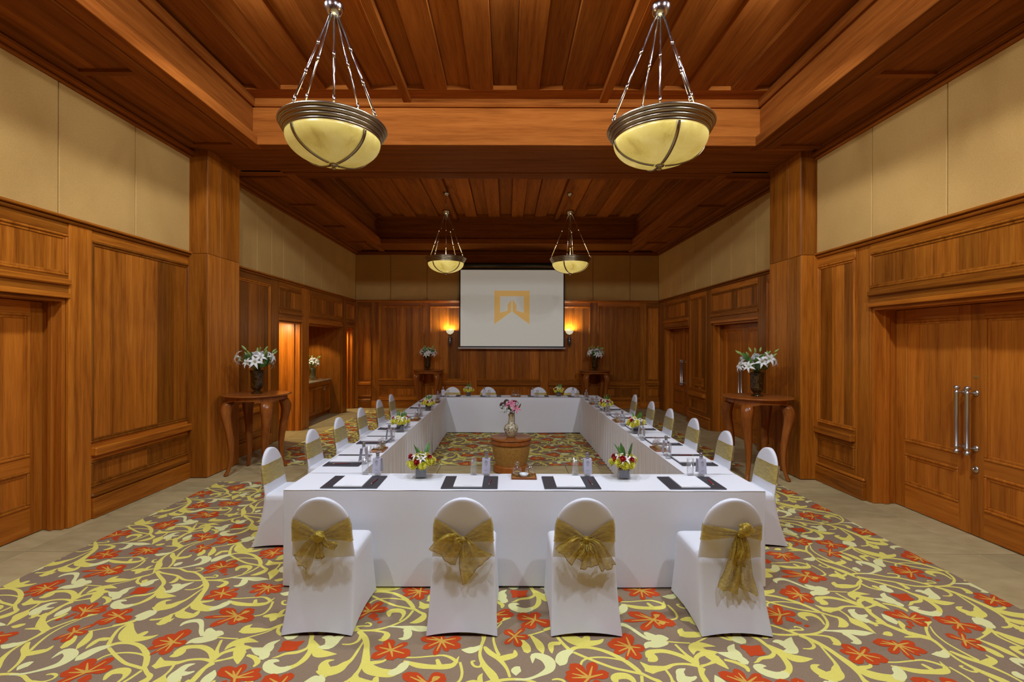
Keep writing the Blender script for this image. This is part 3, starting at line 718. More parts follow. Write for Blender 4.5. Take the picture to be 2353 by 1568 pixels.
# --- floor: base, stone tiles, carpets
floor = tag(MB().box(-6.2, 6.2, REAR_Y - .3, YB + .4, -.20, -.012).build('floor', plain('grout', (.07, .055, .035), .9), None, recenter=False),
            'beige sandstone tile floor around the floral carpets', 'floor', None, 'structure')
CAR_X0, CAR_X1 = -3.85, 3.64
STRIP = (6.32, 7.20)
FAR_END = 13.02
def tile(x0, x1, y0, y1):
    MB().box(x0 + .0035, x1 - .0035, y0 + .0035, y1 - .0035, -.012, 0, .0018).build('tile', stone_mat(), floor)
ys = [-1.30, -.35, .60, 1.55, 2.50, 3.32, 4.20, 5.08, 5.90, STRIP[0]]
for side, xa, xb, xc in (('l', CAR_X0, -4.30, -4.80), ('r', CAR_X1, 4.24, 4.80)):
    for y0, y1 in zip(ys[:-1], ys[1:]):
        tile(min(xa, xb), max(xa, xb), y0, y1); tile(min(xb, xc), max(xb, xc), y0 - .0, y1)
    yf = [STRIP[1]] + [STRIP[1] + .97 * k for k in range(1, 6)] + [FAR_END]
    for y0, y1 in zip(yf[:-1], yf[1:]):
        tile(min(xa, xb), max(xa, xb), y0, y1); tile(min(xb, xc), max(xb, xc), y0, y1)
xs = [-4.80, -3.85, -2.90, -1.95, -1.0, -.05, .90, 1.85, 2.80, 3.64, 4.80]
for x0, x1 in zip(xs[:-1], xs[1:]):
    tile(x0, x1, STRIP[0], STRIP[1]); tile(x0, x1, FAR_END, YB)
tile(-5.6, -4.80, 10.0, 13.6); tile(-5.6, -4.80, 8.9, 10.0)

def smooth_path(pts, sub):
    n = len(pts); out = []
    for i in range(n - 1):
        p0 = pts[max(i - 1, 0)]; p1 = pts[i]; p2 = pts[i + 1]; p3 = pts[min(i + 2, n - 1)]
        for k in range(sub):
            t = k / sub
            out.append(tuple(.5 * ((2 * p1[j]) + (-p0[j] + p2[j]) * t + (2 * p0[j] - 5 * p1[j] + 4 * p2[j] - p3[j]) * t * t
                                   + (-p0[j] + 3 * p1[j] - 3 * p2[j] + p3[j]) * t ** 3) for j in range(3)))
    out.append(pts[-1])
    return out

LV = {'Y': (1, .0027), 'P': (2, .0032), 'R': (3, .0037), 'G': (4, .0042)}
def motif_polys():
    res = []
    for i, (c, pts) in enumerate(MOTIF):
        sub = 2 if c == 'G' else 4
        sp = smooth_path(pts, sub) if len(pts) > 2 else pts
        n = len(sp); left = []; right = []
        for k in range(n):
            a = sp[max(k - 1, 0)]; b = sp[min(k + 1, n - 1)]
            dx, dy = b[0] - a[0], b[1] - a[1]; l = math.hypot(dx, dy) or 1e-6
            w = max(.0025, sp[k][2])
            nx, ny = -dy / l * w, dx / l * w
            left.append((sp[k][0] + nx, sp[k][1] + ny)); right.append((sp[k][0] - nx, sp[k][1] - ny))
        # rounded ends
        def cap(p, q, w):
            dx, dy = p[0] - q[0], p[1] - q[1]; l = math.hypot(dx, dy) or 1e-6
            return (p[0] + dx / l * w * .7, p[1] + dy / l * w * .7)
        e0 = cap(sp[0], sp[1], sp[0][2]); e1 = cap(sp[-1], sp[-2], sp[-1][2])
        vs = [e0] + [p for pr in zip(left, right) for p in pr] + [e1]
        fs = [(0, 2, 1)]
        for k in range(n - 1):
            a = 1 + 2 * k
            fs.append((a, a + 1, a + 3, a + 2))
        fs.append((2 * n - 1, 2 * n, 2 * n + 1))
        mi, z = LV[c]; dz = .000006
        zs = [z + .00002 * (i % 9)] + [z + .00002 * (i % 9) + dz * (k // 2) for k in range(2 * n)] + [z + .00002 * (i % 9) + dz * n]
        res.append((vs, fs, mi, zs))
    return res
MOT = motif_polys()
LA, LB = (1.425, .610), (.012, 1.250)
YARNS = [yarn('taupe', (.295, .208, .132), .14), yarn('yellow', (.82, .72, .150), .09), yarn('pale', (.82, .80, .36), .07),
         yarn('red', (.58, .070, .015), .12), yarn('gold', (.70, .40, .07), .1)]
def carpet(x0, x1, y0, y1, label):
    mb = MB(); mb.box(x0, x1, y0, y1, .0005, .0025)
    V = []; F = []; M = []
    for i in range(-8, 9):
        for j in range(-22, 22):
            ox, oy = LA[0] * i + LB[0] * j, LA[1] * i + LB[1] * j
            cx, cy = -2.75 + ox, 3.7 + oy
            if cx < x0 - 1.3 or cx > x1 + 1.3 or cy < y0 - 1.3 or cy > y1 + 1.3: continue
            for vs, fs, mi, zs in MOT:
                ax = [p[0] + ox for p in vs]; ay = [p[1] + oy for p in vs]
                if max(ax) < x0 or min(ax) > x1 or max(ay) < y0 or min(ay) > y1: continue
                o = len(V)
                # the weave is cut at the carpet's edge
                V += [(min(max(a, x0), x1), min(max(b, y0), y1), c) for a, b, c in zip(ax, ay, zs)]
                for f in fs: F.append(tuple(k + o for k in f)); M.append(mi)
    mb.add(V, [], 0)
    o = len(mb.v) - len(V)
    for f, m in zip(F, M): mb.f.append(tuple(k + o for k in f)); mb.m.append(m); mb.sm.append(False)
    ob = mb.build('carpet', YARNS, None, recalc=False, recenter=False)
    me = ob.data
    flip = [p.index for p in me.polygons if p.material_index > 0 and p.normal.z < 0]
    if flip:
        bm = bmesh.new(); bm.from_mesh(me); bm.faces.ensure_lookup_table()
        bmesh.ops.reverse_faces(bm, faces=[bm.faces[k] for k in flip]); bm.to_mesh(me); bm.free()
    return tag(ob, label, 'carpet')
carpet(CAR_X0, CAR_X1, REAR_Y + .4, STRIP[0], 'taupe carpet with red flowers and yellow vines under the front row of chairs')
carpet(CAR_X0, CAR_X1, STRIP[1], FAR_END, 'taupe carpet with red flowers and yellow vines inside the ring of tables under the screen')

# --- wall helper: u runs along the wall, n is how far a piece stands proud of the wall plane
class Wall:
    def __init__(s, kind, plane, root): s.k, s.p, s.root = kind, plane, root
    def mb(s, m, u0, u1, z0, z1, n0, n1, b=0.0, mat=0):
        if s.k == 'L': return m.box(s.p + n0, s.p + n1, u0, u1, z0, z1, b, mat)
        if s.k == 'R': return m.box(s.p - n1, s.p - n0, u0, u1, z0, z1, b, mat)
        return m.box(u0, u1, s.p - n1, s.p - n0, z0, z1, b, mat)
    def ax(s): return 'x' if s.k == 'B' else 'y'
    def piece(s, name, u0, u1, z0, z1, n0, n1, mat, b=.004, parent=None):
        return s.mb(MB(), u0, u1, z0, z1, n0, n1, b).build(name, mat, parent or s.root)

def planks(W, u0, u1, z0, z1, pw, n=.010, fn=teak, parent=None, name='plank', base=0.0):
    k = max(1, round((u1 - u0) / pw)); e = [u0]
    for i in range(1, k): e.append(u0 + (u1 - u0) * i / k + R_.uniform(-.22, .22) * (u1 - u0) / k)
    e.append(u1)
    for a, b in zip(e[:-1], e[1:]):
        W.piece(name, a + .0006, b - .0006, z0, z1, base - .004, base + n + R_.uniform(-.0015, .0015), fn('z'), .0012, parent)

def frame(W, u0, u1, z0, z1, w=.026, n=.034, n0=0.0, parent=None, fn=teak, name='panel_moulding'):
    m = MB()
    for (a, b, c, d) in ((u0, u1, z1 - w, z1), (u0, u1, z0, z0 + w), (u0, u0 + w, z0 + w, z1 - w), (u1 - w, u1, z0 + w, z1 - w)):
        W.mb(m, a, b, c, d, n0, n, .008)
    w2 = w * 1.9
    for (a, b, c, d) in ((u0 + w, u1 - w, z1 - w2, z1 - w), (u0 + w, u1 - w, z0 + w, z0 + w2), (u0 + w, u0 + w2, z0 + w2, z1 - w2), (u1 - w2, u1 - w, z0 + w2, z1 - w2)):
        W.mb(m, a, b, c, d, n0, n0 + (n - n0) * .6, .004)
    return m.build(name, fn('z'), parent or W.root)

def solid_bay(W, u0, u1, pw=.24, rail=(None, None), base=(None, None)):
    """tall planked panel, chair rail, low panel and baseboard between two stiles"""
    planks(W, u0 + .02, u1 - .02, .82, 2.93, pw); frame(W, u0, u1, .80, 2.95)
    planks(W, u0 + .02, u1 - .02, .35, .59, pw); frame(W, u0, u1, .33, .61)
    A = W.ax()
    W.piece('panel_rail', u0, u1, .61, .80, 0, .022, teak(A))
    W.piece('panel_rail', u0, u1, .24, .33, 0, .022, teak(A))
    W.piece('panel_rail', u0, u1, 2.95, 3.06, 0, .022, teak(A))
    W.piece('chair_rail', rail[0] or u0, rail[1] or u1, .665, .755, .012, .085, teak(A), .010)
    b0, b1 = base[0] or u0, base[1] or u1
    W.piece('baseboard', b0, b1, 0.002, .215, .012, .062, teak(A), .006)
    m = MB(); W.mb(m, b0, b1, .215, .262, .012, .050, .018); m.build('baseboard_cap', teak(A), W.root)

def stile(W, u0, u1, z0=0.002, z1=3.06, n=.030):
    W.piece('stile', u0, u1, z0, z1, 0, n, teak('z'), .004)

def over_door(W, u0, u1):
    A = W.ax()
    planks(W, u0 + .02, u1 - .02, 2.56, 2.93, .27); frame(W, u0, u1, 2.53, 2.95)
    W.piece('panel_rail', u0, u1, 2.95, 3.06, 0, .022, teak(A))
    W.piece('lintel', u0, u1, Z_OPEN, 2.53, 0, .030, teak(A))
    W.piece('lintel_moulding', u0 - .01, u1 + .01, 2.44, 2.50, .024, .062, teak(A), .012)
    W.piece('lintel_moulding', u0 - .01, u1 + .01, Z_OPEN + .0, Z_OPEN + .05, .024, .044, teak(A), .006)

def caps(W, u0, u1):
    W.piece('wall_cap', u0, u1, 3.06, 3.095, .002, .055, teak(W.ax()), .010)
    W.piece('wall_cap', u0, u1, 3.095, 3.122, .002, .085, teak(W.ax()), .006)

def fabric(W, seams):
    for a, b in zip(seams[:-1], seams[1:]):
        W.piece('fabric_panel', a + .005, b - .005, 3.122, 4.44, .002, .042, fabric_mat(), .006)

def cornice(W, u0, u1):
    A = W.ax()
    W.piece('cornice', u0, u1, 4.415, 4.455, .002, .075, maho(A), .012)
    W.piece('cornice', u0, u1, 4.455, 4.506, .002, .125, maho(A), .010)

def jambs(W, u0, u1, depth, z1=Z_OPEN):
    for (a, b) in ((u0, u0 + .035), (u1 - .035, u1)):
        W.piece('door_jamb', a, b, .002, z1, -depth, -.001, door_w('z'), .004)
        c = a if a == u0 else b - .06
        W.piece('door_stop', c, c + .06, .002, z1, -depth * .62, -depth * .42, door_w('z'), .004)
    W.piece('door_head', u0 + .035, u1 - .035, z1 - .035, z1, -depth, -.001, door_w(W.ax()), .004)

def pull_bar(parent, W, u, n):
    """long chrome pull on two posts, in wall coordinates; vertices relative to the leaf"""
    def pt(uu, nn, z):
        if W.k == 'L': return (W.p + nn, uu, z)
        if W.k == 'R': return (W.p - nn, uu, z)
        return (uu, W.p - nn, z)
    m = MB()
    ax = pt(u, n + .085, 0)
    prof = [(.001, .79), (.022, .795), (.030, .812), (.022, .826), (.010, .833), (.010, .842), (.024, .850), (.022, .866), (.018, .872),
            (.018, 1.385), (.022, 1.391), (.024, 1.407), (.010, 1.415), (.010, 1.424), (.022, 1.431), (.030, 1.446), (.022, 1.462), (.001, 1.468)]
    m.lathe(prof, 14, (ax[0], ax[1], 0), 0, True)
    for z in (.858, 1.399):
        m.tube([pt(u, n + .008, z), pt(u, n + .085, z)], .009, 8)
        m.tube([pt(u, n, z), pt(u, n + .006, z), pt(u, n + .014, z)], [.030, .030, .016], 12)
    return m.build('pull_handle', STEEL, parent)

def double_door(W, num, u0, u1, depth, label, handles=True):
    d = empty('door_%d' % num, (0, 0, 0), 0, label, 'door', None, 'structure')
    jambs(W, u0, u1, depth)
    a0, b0 = u0 + .04, u1 - .04
    mid = (a0 + b0) / 2
    n0 = -depth + .0
    first = True
    for (a, b, inner) in ((a0, mid - .002, 1), (mid + .002, b0, -1)):
        leaf = W.mb(MB(), a, b, .008, Z_OPEN - .038, n0 - .045, n0 - .004, .002).build('door_leaf', door_w('z'), d)
        L0 = leaf.location
        class Sub(Wall): pass
        s = Sub(W.k, W.p, leaf)
        def rel(o): o.location = o.location - L0; return o
        # stiles and rails proud of the leaf
        sw = .125
        for (p, q) in ((a, a + sw), (b - sw, b)):
            rel(s.piece('leaf_stile', p, q, .008, Z_OPEN - .04, n0 - .004, n0 + .014, door_w('z'), .003))
        for (p, q) in ((.008, .27), (.63, .76), (2.15, Z_OPEN - .04)):
            rel(s.piece('leaf_rail', a + sw, b - sw, p, q, n0 - .004, n0 + .014, door_w(W.ax()), .003))
        for (p, q) in ((.27, .63), (.76, 2.15)):
            f = frame(s, a + sw, b - sw, p, q, .028, n0 + .022, n0 - .004, leaf, door_w); rel(f)
        k = 3
        for i in range(k):
            w_ = (b - a - 2 * sw - .1) / k
            for (p, q) in ((.32, .58), (.81, 2.10)):
                rel(s.piece('plank', a + sw + .05 + i * w_, a + sw + .05 + (i + 1) * w_ - .001, p, q, n0 - .006, n0 + .004, door_w('z'), .001))
        if handles:
            u = (b - .050) if inner == 1 else (a + .055)
            rel(pull_bar(leaf, W, u, n0 + .014))
            if inner == 1:
                m = MB()
                c = Wall(W.k, W.p, None)
                def pt(uu, nn, z): return {'L': (W.p + nn, uu, z), 'R': (W.p - nn, uu, z)}[W.k]
                m.tube([pt(u, n0 + .014, .655), pt(u, n0 + .022, .655), pt(u, n0 + .026, .655)], [.032, .032, .02], 14)
                m.tube([pt(u, n0 + .026, .655), pt(u, n0 + .055, .66), pt(u - .03, n0 + .062, .67)], [.009, .009, .011], 8)
                rel(m.build('turn_latch', STEEL, leaf))
                rel(s.piece('door_plate', u - .025, u + .028, 1.545, 1.572, n0 + .012, n0 + .018, plain('brass', (.62, .38, .10), .3, .8), .002))
    return d

# ----- left wall
wl = MB()
def core(m, W, parts, depth=.45):
    for (u0, u1, z0, z1) in parts: W.mb(m, u0, u1, z0, z1, -depth, 0.0)
T = 4.62
LN, LF = Wall('L', XL_N, None), Wall('L', XL_F, None)
DL = (2.83, 4.71)                    # double door, near bay
core(wl, LN, [(REAR_Y, DL[0], 0, T), (DL[0], DL[1], Z_OPEN, T), (DL[1], 6.9, 0, T)], .40)
O1, NI, O2 = (9.03, 10.04), (10.40, 12.50), (12.86, 13.46)
core(wl, LF, [(6.9, O1[0], 0, T), (O1[0], O1[1], Z_OPEN, T), (O1[1], NI[0], 0, T), (NI[0], NI[1], Z_OPEN + .02, T),
              (NI[1], O2[0], 0, T), (O2[0], O2[1], Z_OPEN, T), (O2[1], YB + .3, 0, T)], .40)
# backs of the recesses and the niche
LN.mb(wl, DL[0] - .1, DL[1] + .1, 0, Z_OPEN + .1, -.5, -.36)
RD = 1.05
for o in (O1, O2):
    LF.mb(wl, o[0] - .1, o[1] + .1, 0, Z_OPEN + .14, -RD - .2, -RD - .06)
    LF.mb(wl, o[0] - .12, o[0] - .01, 0, Z_OPEN + .14, -RD - .06, -.38); LF.mb(wl, o[1] + .01, o[1] + .10, 0, Z_OPEN + .14, -RD - .06, -.38)
    LF.mb(wl, o[0] - .1, o[1] + .1, Z_OPEN, Z_OPEN + .14, -RD - .06, -.38)
wall_left = tag(wl.build('wall_left', teak('z'), None, recenter=False), 'wood panelled wall with the cabinet niche and fabric panels above', 'wall', None, 'structure')
LN.root = LF.root = wall_left
solid_bay(LN, 4.97, PIL[0] + .02, .26)
stile(LN, DL[1], 4.97, n=.034)
solid_bay(LN, .2, 2.60, .26)
stile(LN, 2.60, DL[0])
over_door(LN, DL[0], DL[1])
caps(LN, REAR_Y, PIL[0] + .1)
fabric(LN, [-.15, .80, 1.74, 2.69, 3.64, 4.59, 5.54, PIL[0] + .05])
cornice(LN, REAR_Y, PIL[0] + .1)
solid_bay(LF, PIL[1] - .02, 8.71, .25)
stile(LF, 8.73, O1[0]); stile(LF, O1[1], NI[0]); stile(LF, NI[1], O2[0]); stile(LF, O2[1], YB - .03)
over_door(LF, *O1); over_door(LF, *NI); over_door(LF, *O2)
caps(LF, PIL[1] - .1, YB)
fabric(LF, [7.22, 7.70, 8.20, 8.71, 9.17, 10.10, 11.04, 11.97, 12.86, YB - .01])
cornice(LF, PIL[1] - .1, YB)
for (a, b) in (O1, O2):
    jambs(LF, a, b, .26)
    # planked reveal of the recess on its far side
    k = 4; w_ = (RD - .27) / k
    for i in range(k):
        x1 = XL_F - .265 - i * w_
        MB().box(x1 - w_ + .001, x1, b - .012, b + .008, .004, Z_OPEN - .001, .001).build('plank', teak('z'), wall_left)
    MB().box(XL_F - RD, XL_F - .265, b - .030, b - .012, .62, .72, .004).build('chair_rail', teak('x'), wall_left)
    MB().box(XL_F - RD, XL_F - .265, b - .030, b - .012, .004, .24, .004).build('baseboard', teak('x'), wall_left)
# single lit doors in the recesses
def single_door(W, num, u0, u1, depth, label):
    d = empty('door_%d' % num, (0, 0, 0), 0, label, 'door', None, 'structure')
    a, b = u0 + .04, u1 - .04; n0 = -depth
    leaf = W.mb(MB(), a, b, .008, Z_OPEN - .038, n0 - .05, n0 - .006, .002).build('door_leaf', teak('z'), d)
    L0 = leaf.location; s = Wall(W.k, W.p, leaf)
    def rel(o): o.location = o.location - L0
    k = max(1, round((b - a) / .24)); w_ = (b - a) / k
    for i in range(k):
        for (p, q) in ((.29, .60), (.78, Z_OPEN - .06)):
            rel(s.piece('plank', a + i * w_ + .001, a + (i + 1) * w_ - .001, p, q, n0 - .008, n0 + .002, teak('z'), .001))
    rel(s.piece('leaf_rail', a, b, .61, .77, n0 - .006, n0 + .012, teak('y'), .004))
    rel(s.piece('kick_rail', a, b, .01, .28, n0 - .006, n0 + .020, teak('y'), .004))
    return d
single_door(LF, 5, O1[0], O1[1], RD - .01, 'plain planked door glowing in its lit recess beside the cabinet niche')
single_door(LF, 6, O2[0], O2[1], RD - .01, 'narrow planked door in the lit recess next to the screen wall')
for (a, b) in (O1, O2):
    sp = spot_light('recess_light', (XL_F - .55, a + .30, Z_OPEN - .03), (XL_F - .55, b + .2, .5), P_NICHE * 1.6, 150, .5, .06, (1, .82, .42))
    m = MB().lathe([(.045, 0), (.045, .012), (.03, .012), (.028, .006), (.0005, .006)], 14, (XL_F - .55, a + .30, Z_OPEN - .013))
    m.build('recess_downlight', CHROME, wall_left)
double_door(LN, 4, DL[0], DL[1], .20, 'double panelled door deep in the wall nearest the round console table', False)

# the cabinet niche
ND = 1.05
nm = MB()
LF.mb(nm, NI[0] - .12, NI[1] + .12, 0, 2.6, -ND - .12, -ND)
LF.mb(nm, NI[0] - .12, NI[0], 0, 2.6, -ND, -.38); LF.mb(nm, NI[1], NI[1] + .12, 0, 2.6, -ND, -.38)
LF.mb(nm, NI[0], NI[1], Z_OPEN + .02, 2.6, -ND, -.38)
nm.build('niche_shell', teak('z'), wall_left)
planks(LF, NI[0] + .01, NI[1] - .01, .92, Z_OPEN, .26, .012, teak, wall_left, 'plank', -ND)
LF.piece('niche_side', NI[1] - .02, NI[1] - .001, .002, Z_OPEN + .02, -ND, -.001, teak('z'), .003)
LF.piece('niche_side', NI[0] + .001, NI[0] + .02, .002, Z_OPEN + .02, -ND, -.001, teak('z'), .003)
LF.piece('niche_header', NI[0] + .02, NI[1] - .02, Z_OPEN - .03, Z_OPEN + .02, -.40, -.001, teak('y'), .003)
for k, yy in enumerate((10.9, 11.75)):
    lx = XL_F - .62
    spot_light('niche_light', (lx, yy, Z_OPEN - .02), (lx - .08, yy + (.25 if k else 0), 0), P_NICHE * .8, 105, .35, .03, (1, .84, .55))
    MB().lathe([(.055, .02), (.055, 0), (.042, 0), (.040, .012), (.0005, .012)], 16, (lx, yy, Z_OPEN - .0)).build('niche_downlight', CHROME, wall_left)
cab = empty('cabinet', (XL_F - .66, (NI[0] + NI[1]) / 2, 0), 0, 'low wooden cabinet with arched pulls and stone top in the wall niche', 'cabinet')
def cabp(name, x0, x1, u0, u1, z0, z1, mat, b=.004):
    o = MB().box(x0, x1, u0, u1, z0, z1, b).build(name, mat, cab); o.location -= cab.location; return o
cf = XL_F - .27
cabp('cabinet_body', XL_F - ND + .01, cf - .02, NI[0] + .03, NI[1] - .03, .10, .875, teak('z'))
cabp('toe_kick', XL_F - ND + .01, cf - .08, NI[0] + .03, NI[1] - .03, .002, .10, teak('y'))
cabp('stone_top', XL_F - ND + .01, cf + .02, NI[0] + .022, NI[1] - .022, .90, .93, plain('granite', (.36, .30, .20), .12, 0, 0, 90, .5, .35), .006)
cabp('apron', XL_F - ND + .01, cf + .002, NI[0] + .03, NI[1] - .03, .80, .90, teak('y'))
nd = 4; dw = (NI[1] - NI[0] - .08) / nd
for i in range(nd):
    u0 = NI[0] + .04 + i * dw
    dr = cabp('cabinet_door', cf - .02, cf - .002, u0 + .004, u0 + dw - .004, .13, .79, teak('z'))
    for (a, b, c, d) in ((u0 + .004, u0 + .07, .13, .79), (u0 + dw - .07, u0 + dw - .004, .13, .79), (u0 + .07, u0 + dw - .07, .13, .20), (u0 + .07, u0 + dw - .07, .72, .79)):
        o = MB().box(cf - .002, cf + .014, a, b, c, d, .004).build('door_rail', teak('z'), dr); o.location -= cab.location + dr.location
    hu = u0 + dw - .035 if i % 2 == 0 else u0 + .035
    path = [(cf + .014 + .028 * math.sin(PI * t), hu, .66 + .11 * t) for t in [k / 8 for k in range(9)]]
    h = MB().tube(path, .005, 8).build('arched_pull', CHROME, dr); h.location -= cab.location + dr.location

# ----- right wall
wr = MB()
RN, RF = Wall('R', XR_N, None), Wall('R', XR_F, None)
DR, DB, DA = (3.70, 5.56), (8.24, 10.11), (11.39, 13.13)
core(wr, RN, [(REAR_Y, DR[0], 0, T), (DR[0], DR[1], Z_OPEN, T), (DR[1], 6.9, 0, T)], .40)
core(wr, RF, [(6.9, DB[0], 0, T), (DB[0], DB[1], Z_OPEN, T), (DB[1], DA[0], 0, T), (DA[0], DA[1], Z_OPEN, T), (DA[1], YB + .3, 0, T)], .40)
RN.mb(wr, DR[0] - .1, DR[1] + .1, 0, Z_OPEN + .1, -.5, -.36)
for o in (DB, DA): RF.mb(wr, o[0] - .1, o[1] + .1, 0, Z_OPEN + .1, -.5, -.36)
wall_right = tag(wr.build('wall_right', teak('z'), None, recenter=False), 'wood panelled wall with double doors and fabric panels above', 'wall', None, 'structure')
RN.root = RF.root = wall_right
solid_bay(RN, 5.80, PIL[0] + .02, .24, (5.79, None), (5.62, None))
stile(RN, DR[1], 5.80, n=.012)
solid_bay(RN, .2, 3.45, .26); stile(RN, 3.45, DR[0])
over_door(RN, *DR)
caps(RN, REAR_Y, PIL[0] + .1)
fabric(RN, [-.12, .82, 1.76, 2.70, 3.63, 4.57, 5.51, PIL[0] + .05])
cornice(RN, REAR_Y, PIL[0] + .1)
double_door(RN, 1, DR[0], DR[1], .27, 'double panelled door with two long chrome pulls and a brass plate', True)
solid_bay(RF, PIL[1] - .02, 7.96, .25); stile(RF, 7.96, DB[0])
stile(RF, DB[1], 10.36); solid_bay(RF, 10.36, 11.30, .24, (10.42, 11.30), (10.14, 11.38)); stile(RF, 11.30, DA[0], n=.012); stile(RF, DA[1], YB - .03)
RF.piece('socket_cover', 10.55, 11.05, .90, 1.10, .008, .022, teak('y'), .004)
over_door(RF, *DB); over_door(RF, *DA)
caps(RF, PIL[1] - .1, YB)
fabric(RF, [7.22, 7.42, 8.27, 9.19, 10.06, 10.92, 11.72, 12.60, YB - .01])
cornice(RF, PIL[1] - .1, YB)
double_door(RF, 2, DB[0], DB[1], .23, 'double panelled door behind the round console table, chrome pulls half hidden', True)
double_door(RF, 3, DA[0], DA[1], .23, 'double panelled door with chrome pulls next to the screen wall', True)

# ----- far wall
wall_back = tag(MB().box(-4.9, 4.95, YB, YB + .3, 0, T).build('wall_back', teak('z'), None, recenter=False), 'panelled end wall behind the projection screen', 'wall', None, 'structure')
BK = Wall('B', YB, None)
holder = wall_back
BK.root = holder
K = .01259; P6 = lambda z: (800 + z * .3187 - 1164) * K
bays = [(75, 168), (222, 548), (590, 872), (930, 1385), (1442, 1745), (1800, 2103), (2150, 2245)]
bx = [(P6(a), P6(b)) for a, b in bays]
for a, b in bx: solid_bay(BK, a, b, .25)
edges = [XL_F] + [v for ab in bx for v in ab] + [XR_F]
for i in range(0, len(edges), 2): stile(BK, edges[i] + .001, edges[i + 1] - .001, n=.014)
BK.piece('baseboard', XL_F + .03, XR_F - .03, .002, .20, .004, .03, teak('x'), .006)
caps(BK, XL_F, XR_F)
fabric(BK, [XL_F + .04, -3.35, -2.30, -1.20]); fabric(BK, [1.50, 2.49, 3.56, XR_F - .04])
cornice(BK, XL_F, XR_F)
BK.piece('screen_pelmet', -1.655, 1.915, 4.07, 4.44, .0, .10, maho('x'), .004)
planks(BK, -1.19, 1.49, 3.122, 4.07, .30)

# ----- wall behind the camera with two unseen windows, added for daylight
wb = MB()
for (x0, x1, z0, z1) in ((-4.9, -3.45, 0, T), (-.95, .95, 0, T), (3.45, 4.9, 0, T), (-3.45, -.95, 0, .35), (.95, 3.45, 0, .35), (-3.45, -.95, 3.15, T), (.95, 3.45, 3.15, T)):
    wb.box(x0, x1, REAR_Y - .3, REAR_Y, z0, z1)
tag(wb.build('wall_front', teak('z'), None), 'panelled wall with two tall windows facing the screen', 'wall', None, 'structure')
for i, xc in enumerate((-2.2, 2.2)):
    w = empty('window_%d' % (i + 1), (xc, REAR_Y, .35), 0, 'tall wooden framed window opposite the projection screen', 'window', 'windows opposite the screen', 'structure')
    m = MB()
    for (a, b, c, d) in ((-1.25, -1.17, 0, 2.8), (1.17, 1.25, 0, 2.8), (-1.17, 1.17, 0, .08), (-1.17, 1.17, 2.72, 2.8), (-.03, .03, .08, 2.72)):
        m.box(a, b, -.14, -.04, c, d, .006)
    m.build('window_frame', teak('z'), w)
    for s in (-1, 1):
        MB().box(s * .60 - .56, s * .60 + .56, -.095, -.089, .085, 2.715).build('pane', glass(), w)

# ----- pilasters
def pilaster(num, x0, x1, inner, label):
    """inner: x of the face towards the room"""
    r = tag(MB().box(x0, x1, PIL[0] + .02, PIL[1] - .02, .002, Z_SOF - .005).build('trim_%d' % num, teak('z'), None), label, 'pilaster', None, 'structure')
    L0 = r.location
    sg = 1 if inner > (x0 + x1) / 2 else -1
    def pc(name, a, b, c, d, e, f, mat):
        o = MB().box(a, b, c, d, e, f, .003).build(name, mat, r); o.location -= L0
    ymid = PIL[0] + (PIL[1] - PIL[0]) * .38
    for (z0, z1) in ((.012, 3.10), (3.104, Z_SOF - .006)):
        pc('facing_board', min(x0, x1) if sg > 0 else inner, inner if sg > 0 else max(x0, x1), PIL[0], PIL[0] + .019, z0, z1, teak('z'))
        for (a, b) in ((PIL[0] + .0195, ymid - .001), (ymid + .001, PIL[1])):
            pc('facing_board', inner - sg * .019, inner, a, b, z0, z1, teak('z'))
    return r
pilaster(1, XL_N - .1, XPL - .019, XPL, 'broad wooden pilaster behind the console table on the niche side')
pilaster(2, XPR + .019, XR_N + .2, XPR, 'broad wooden pilaster behind the console table on the double door side')

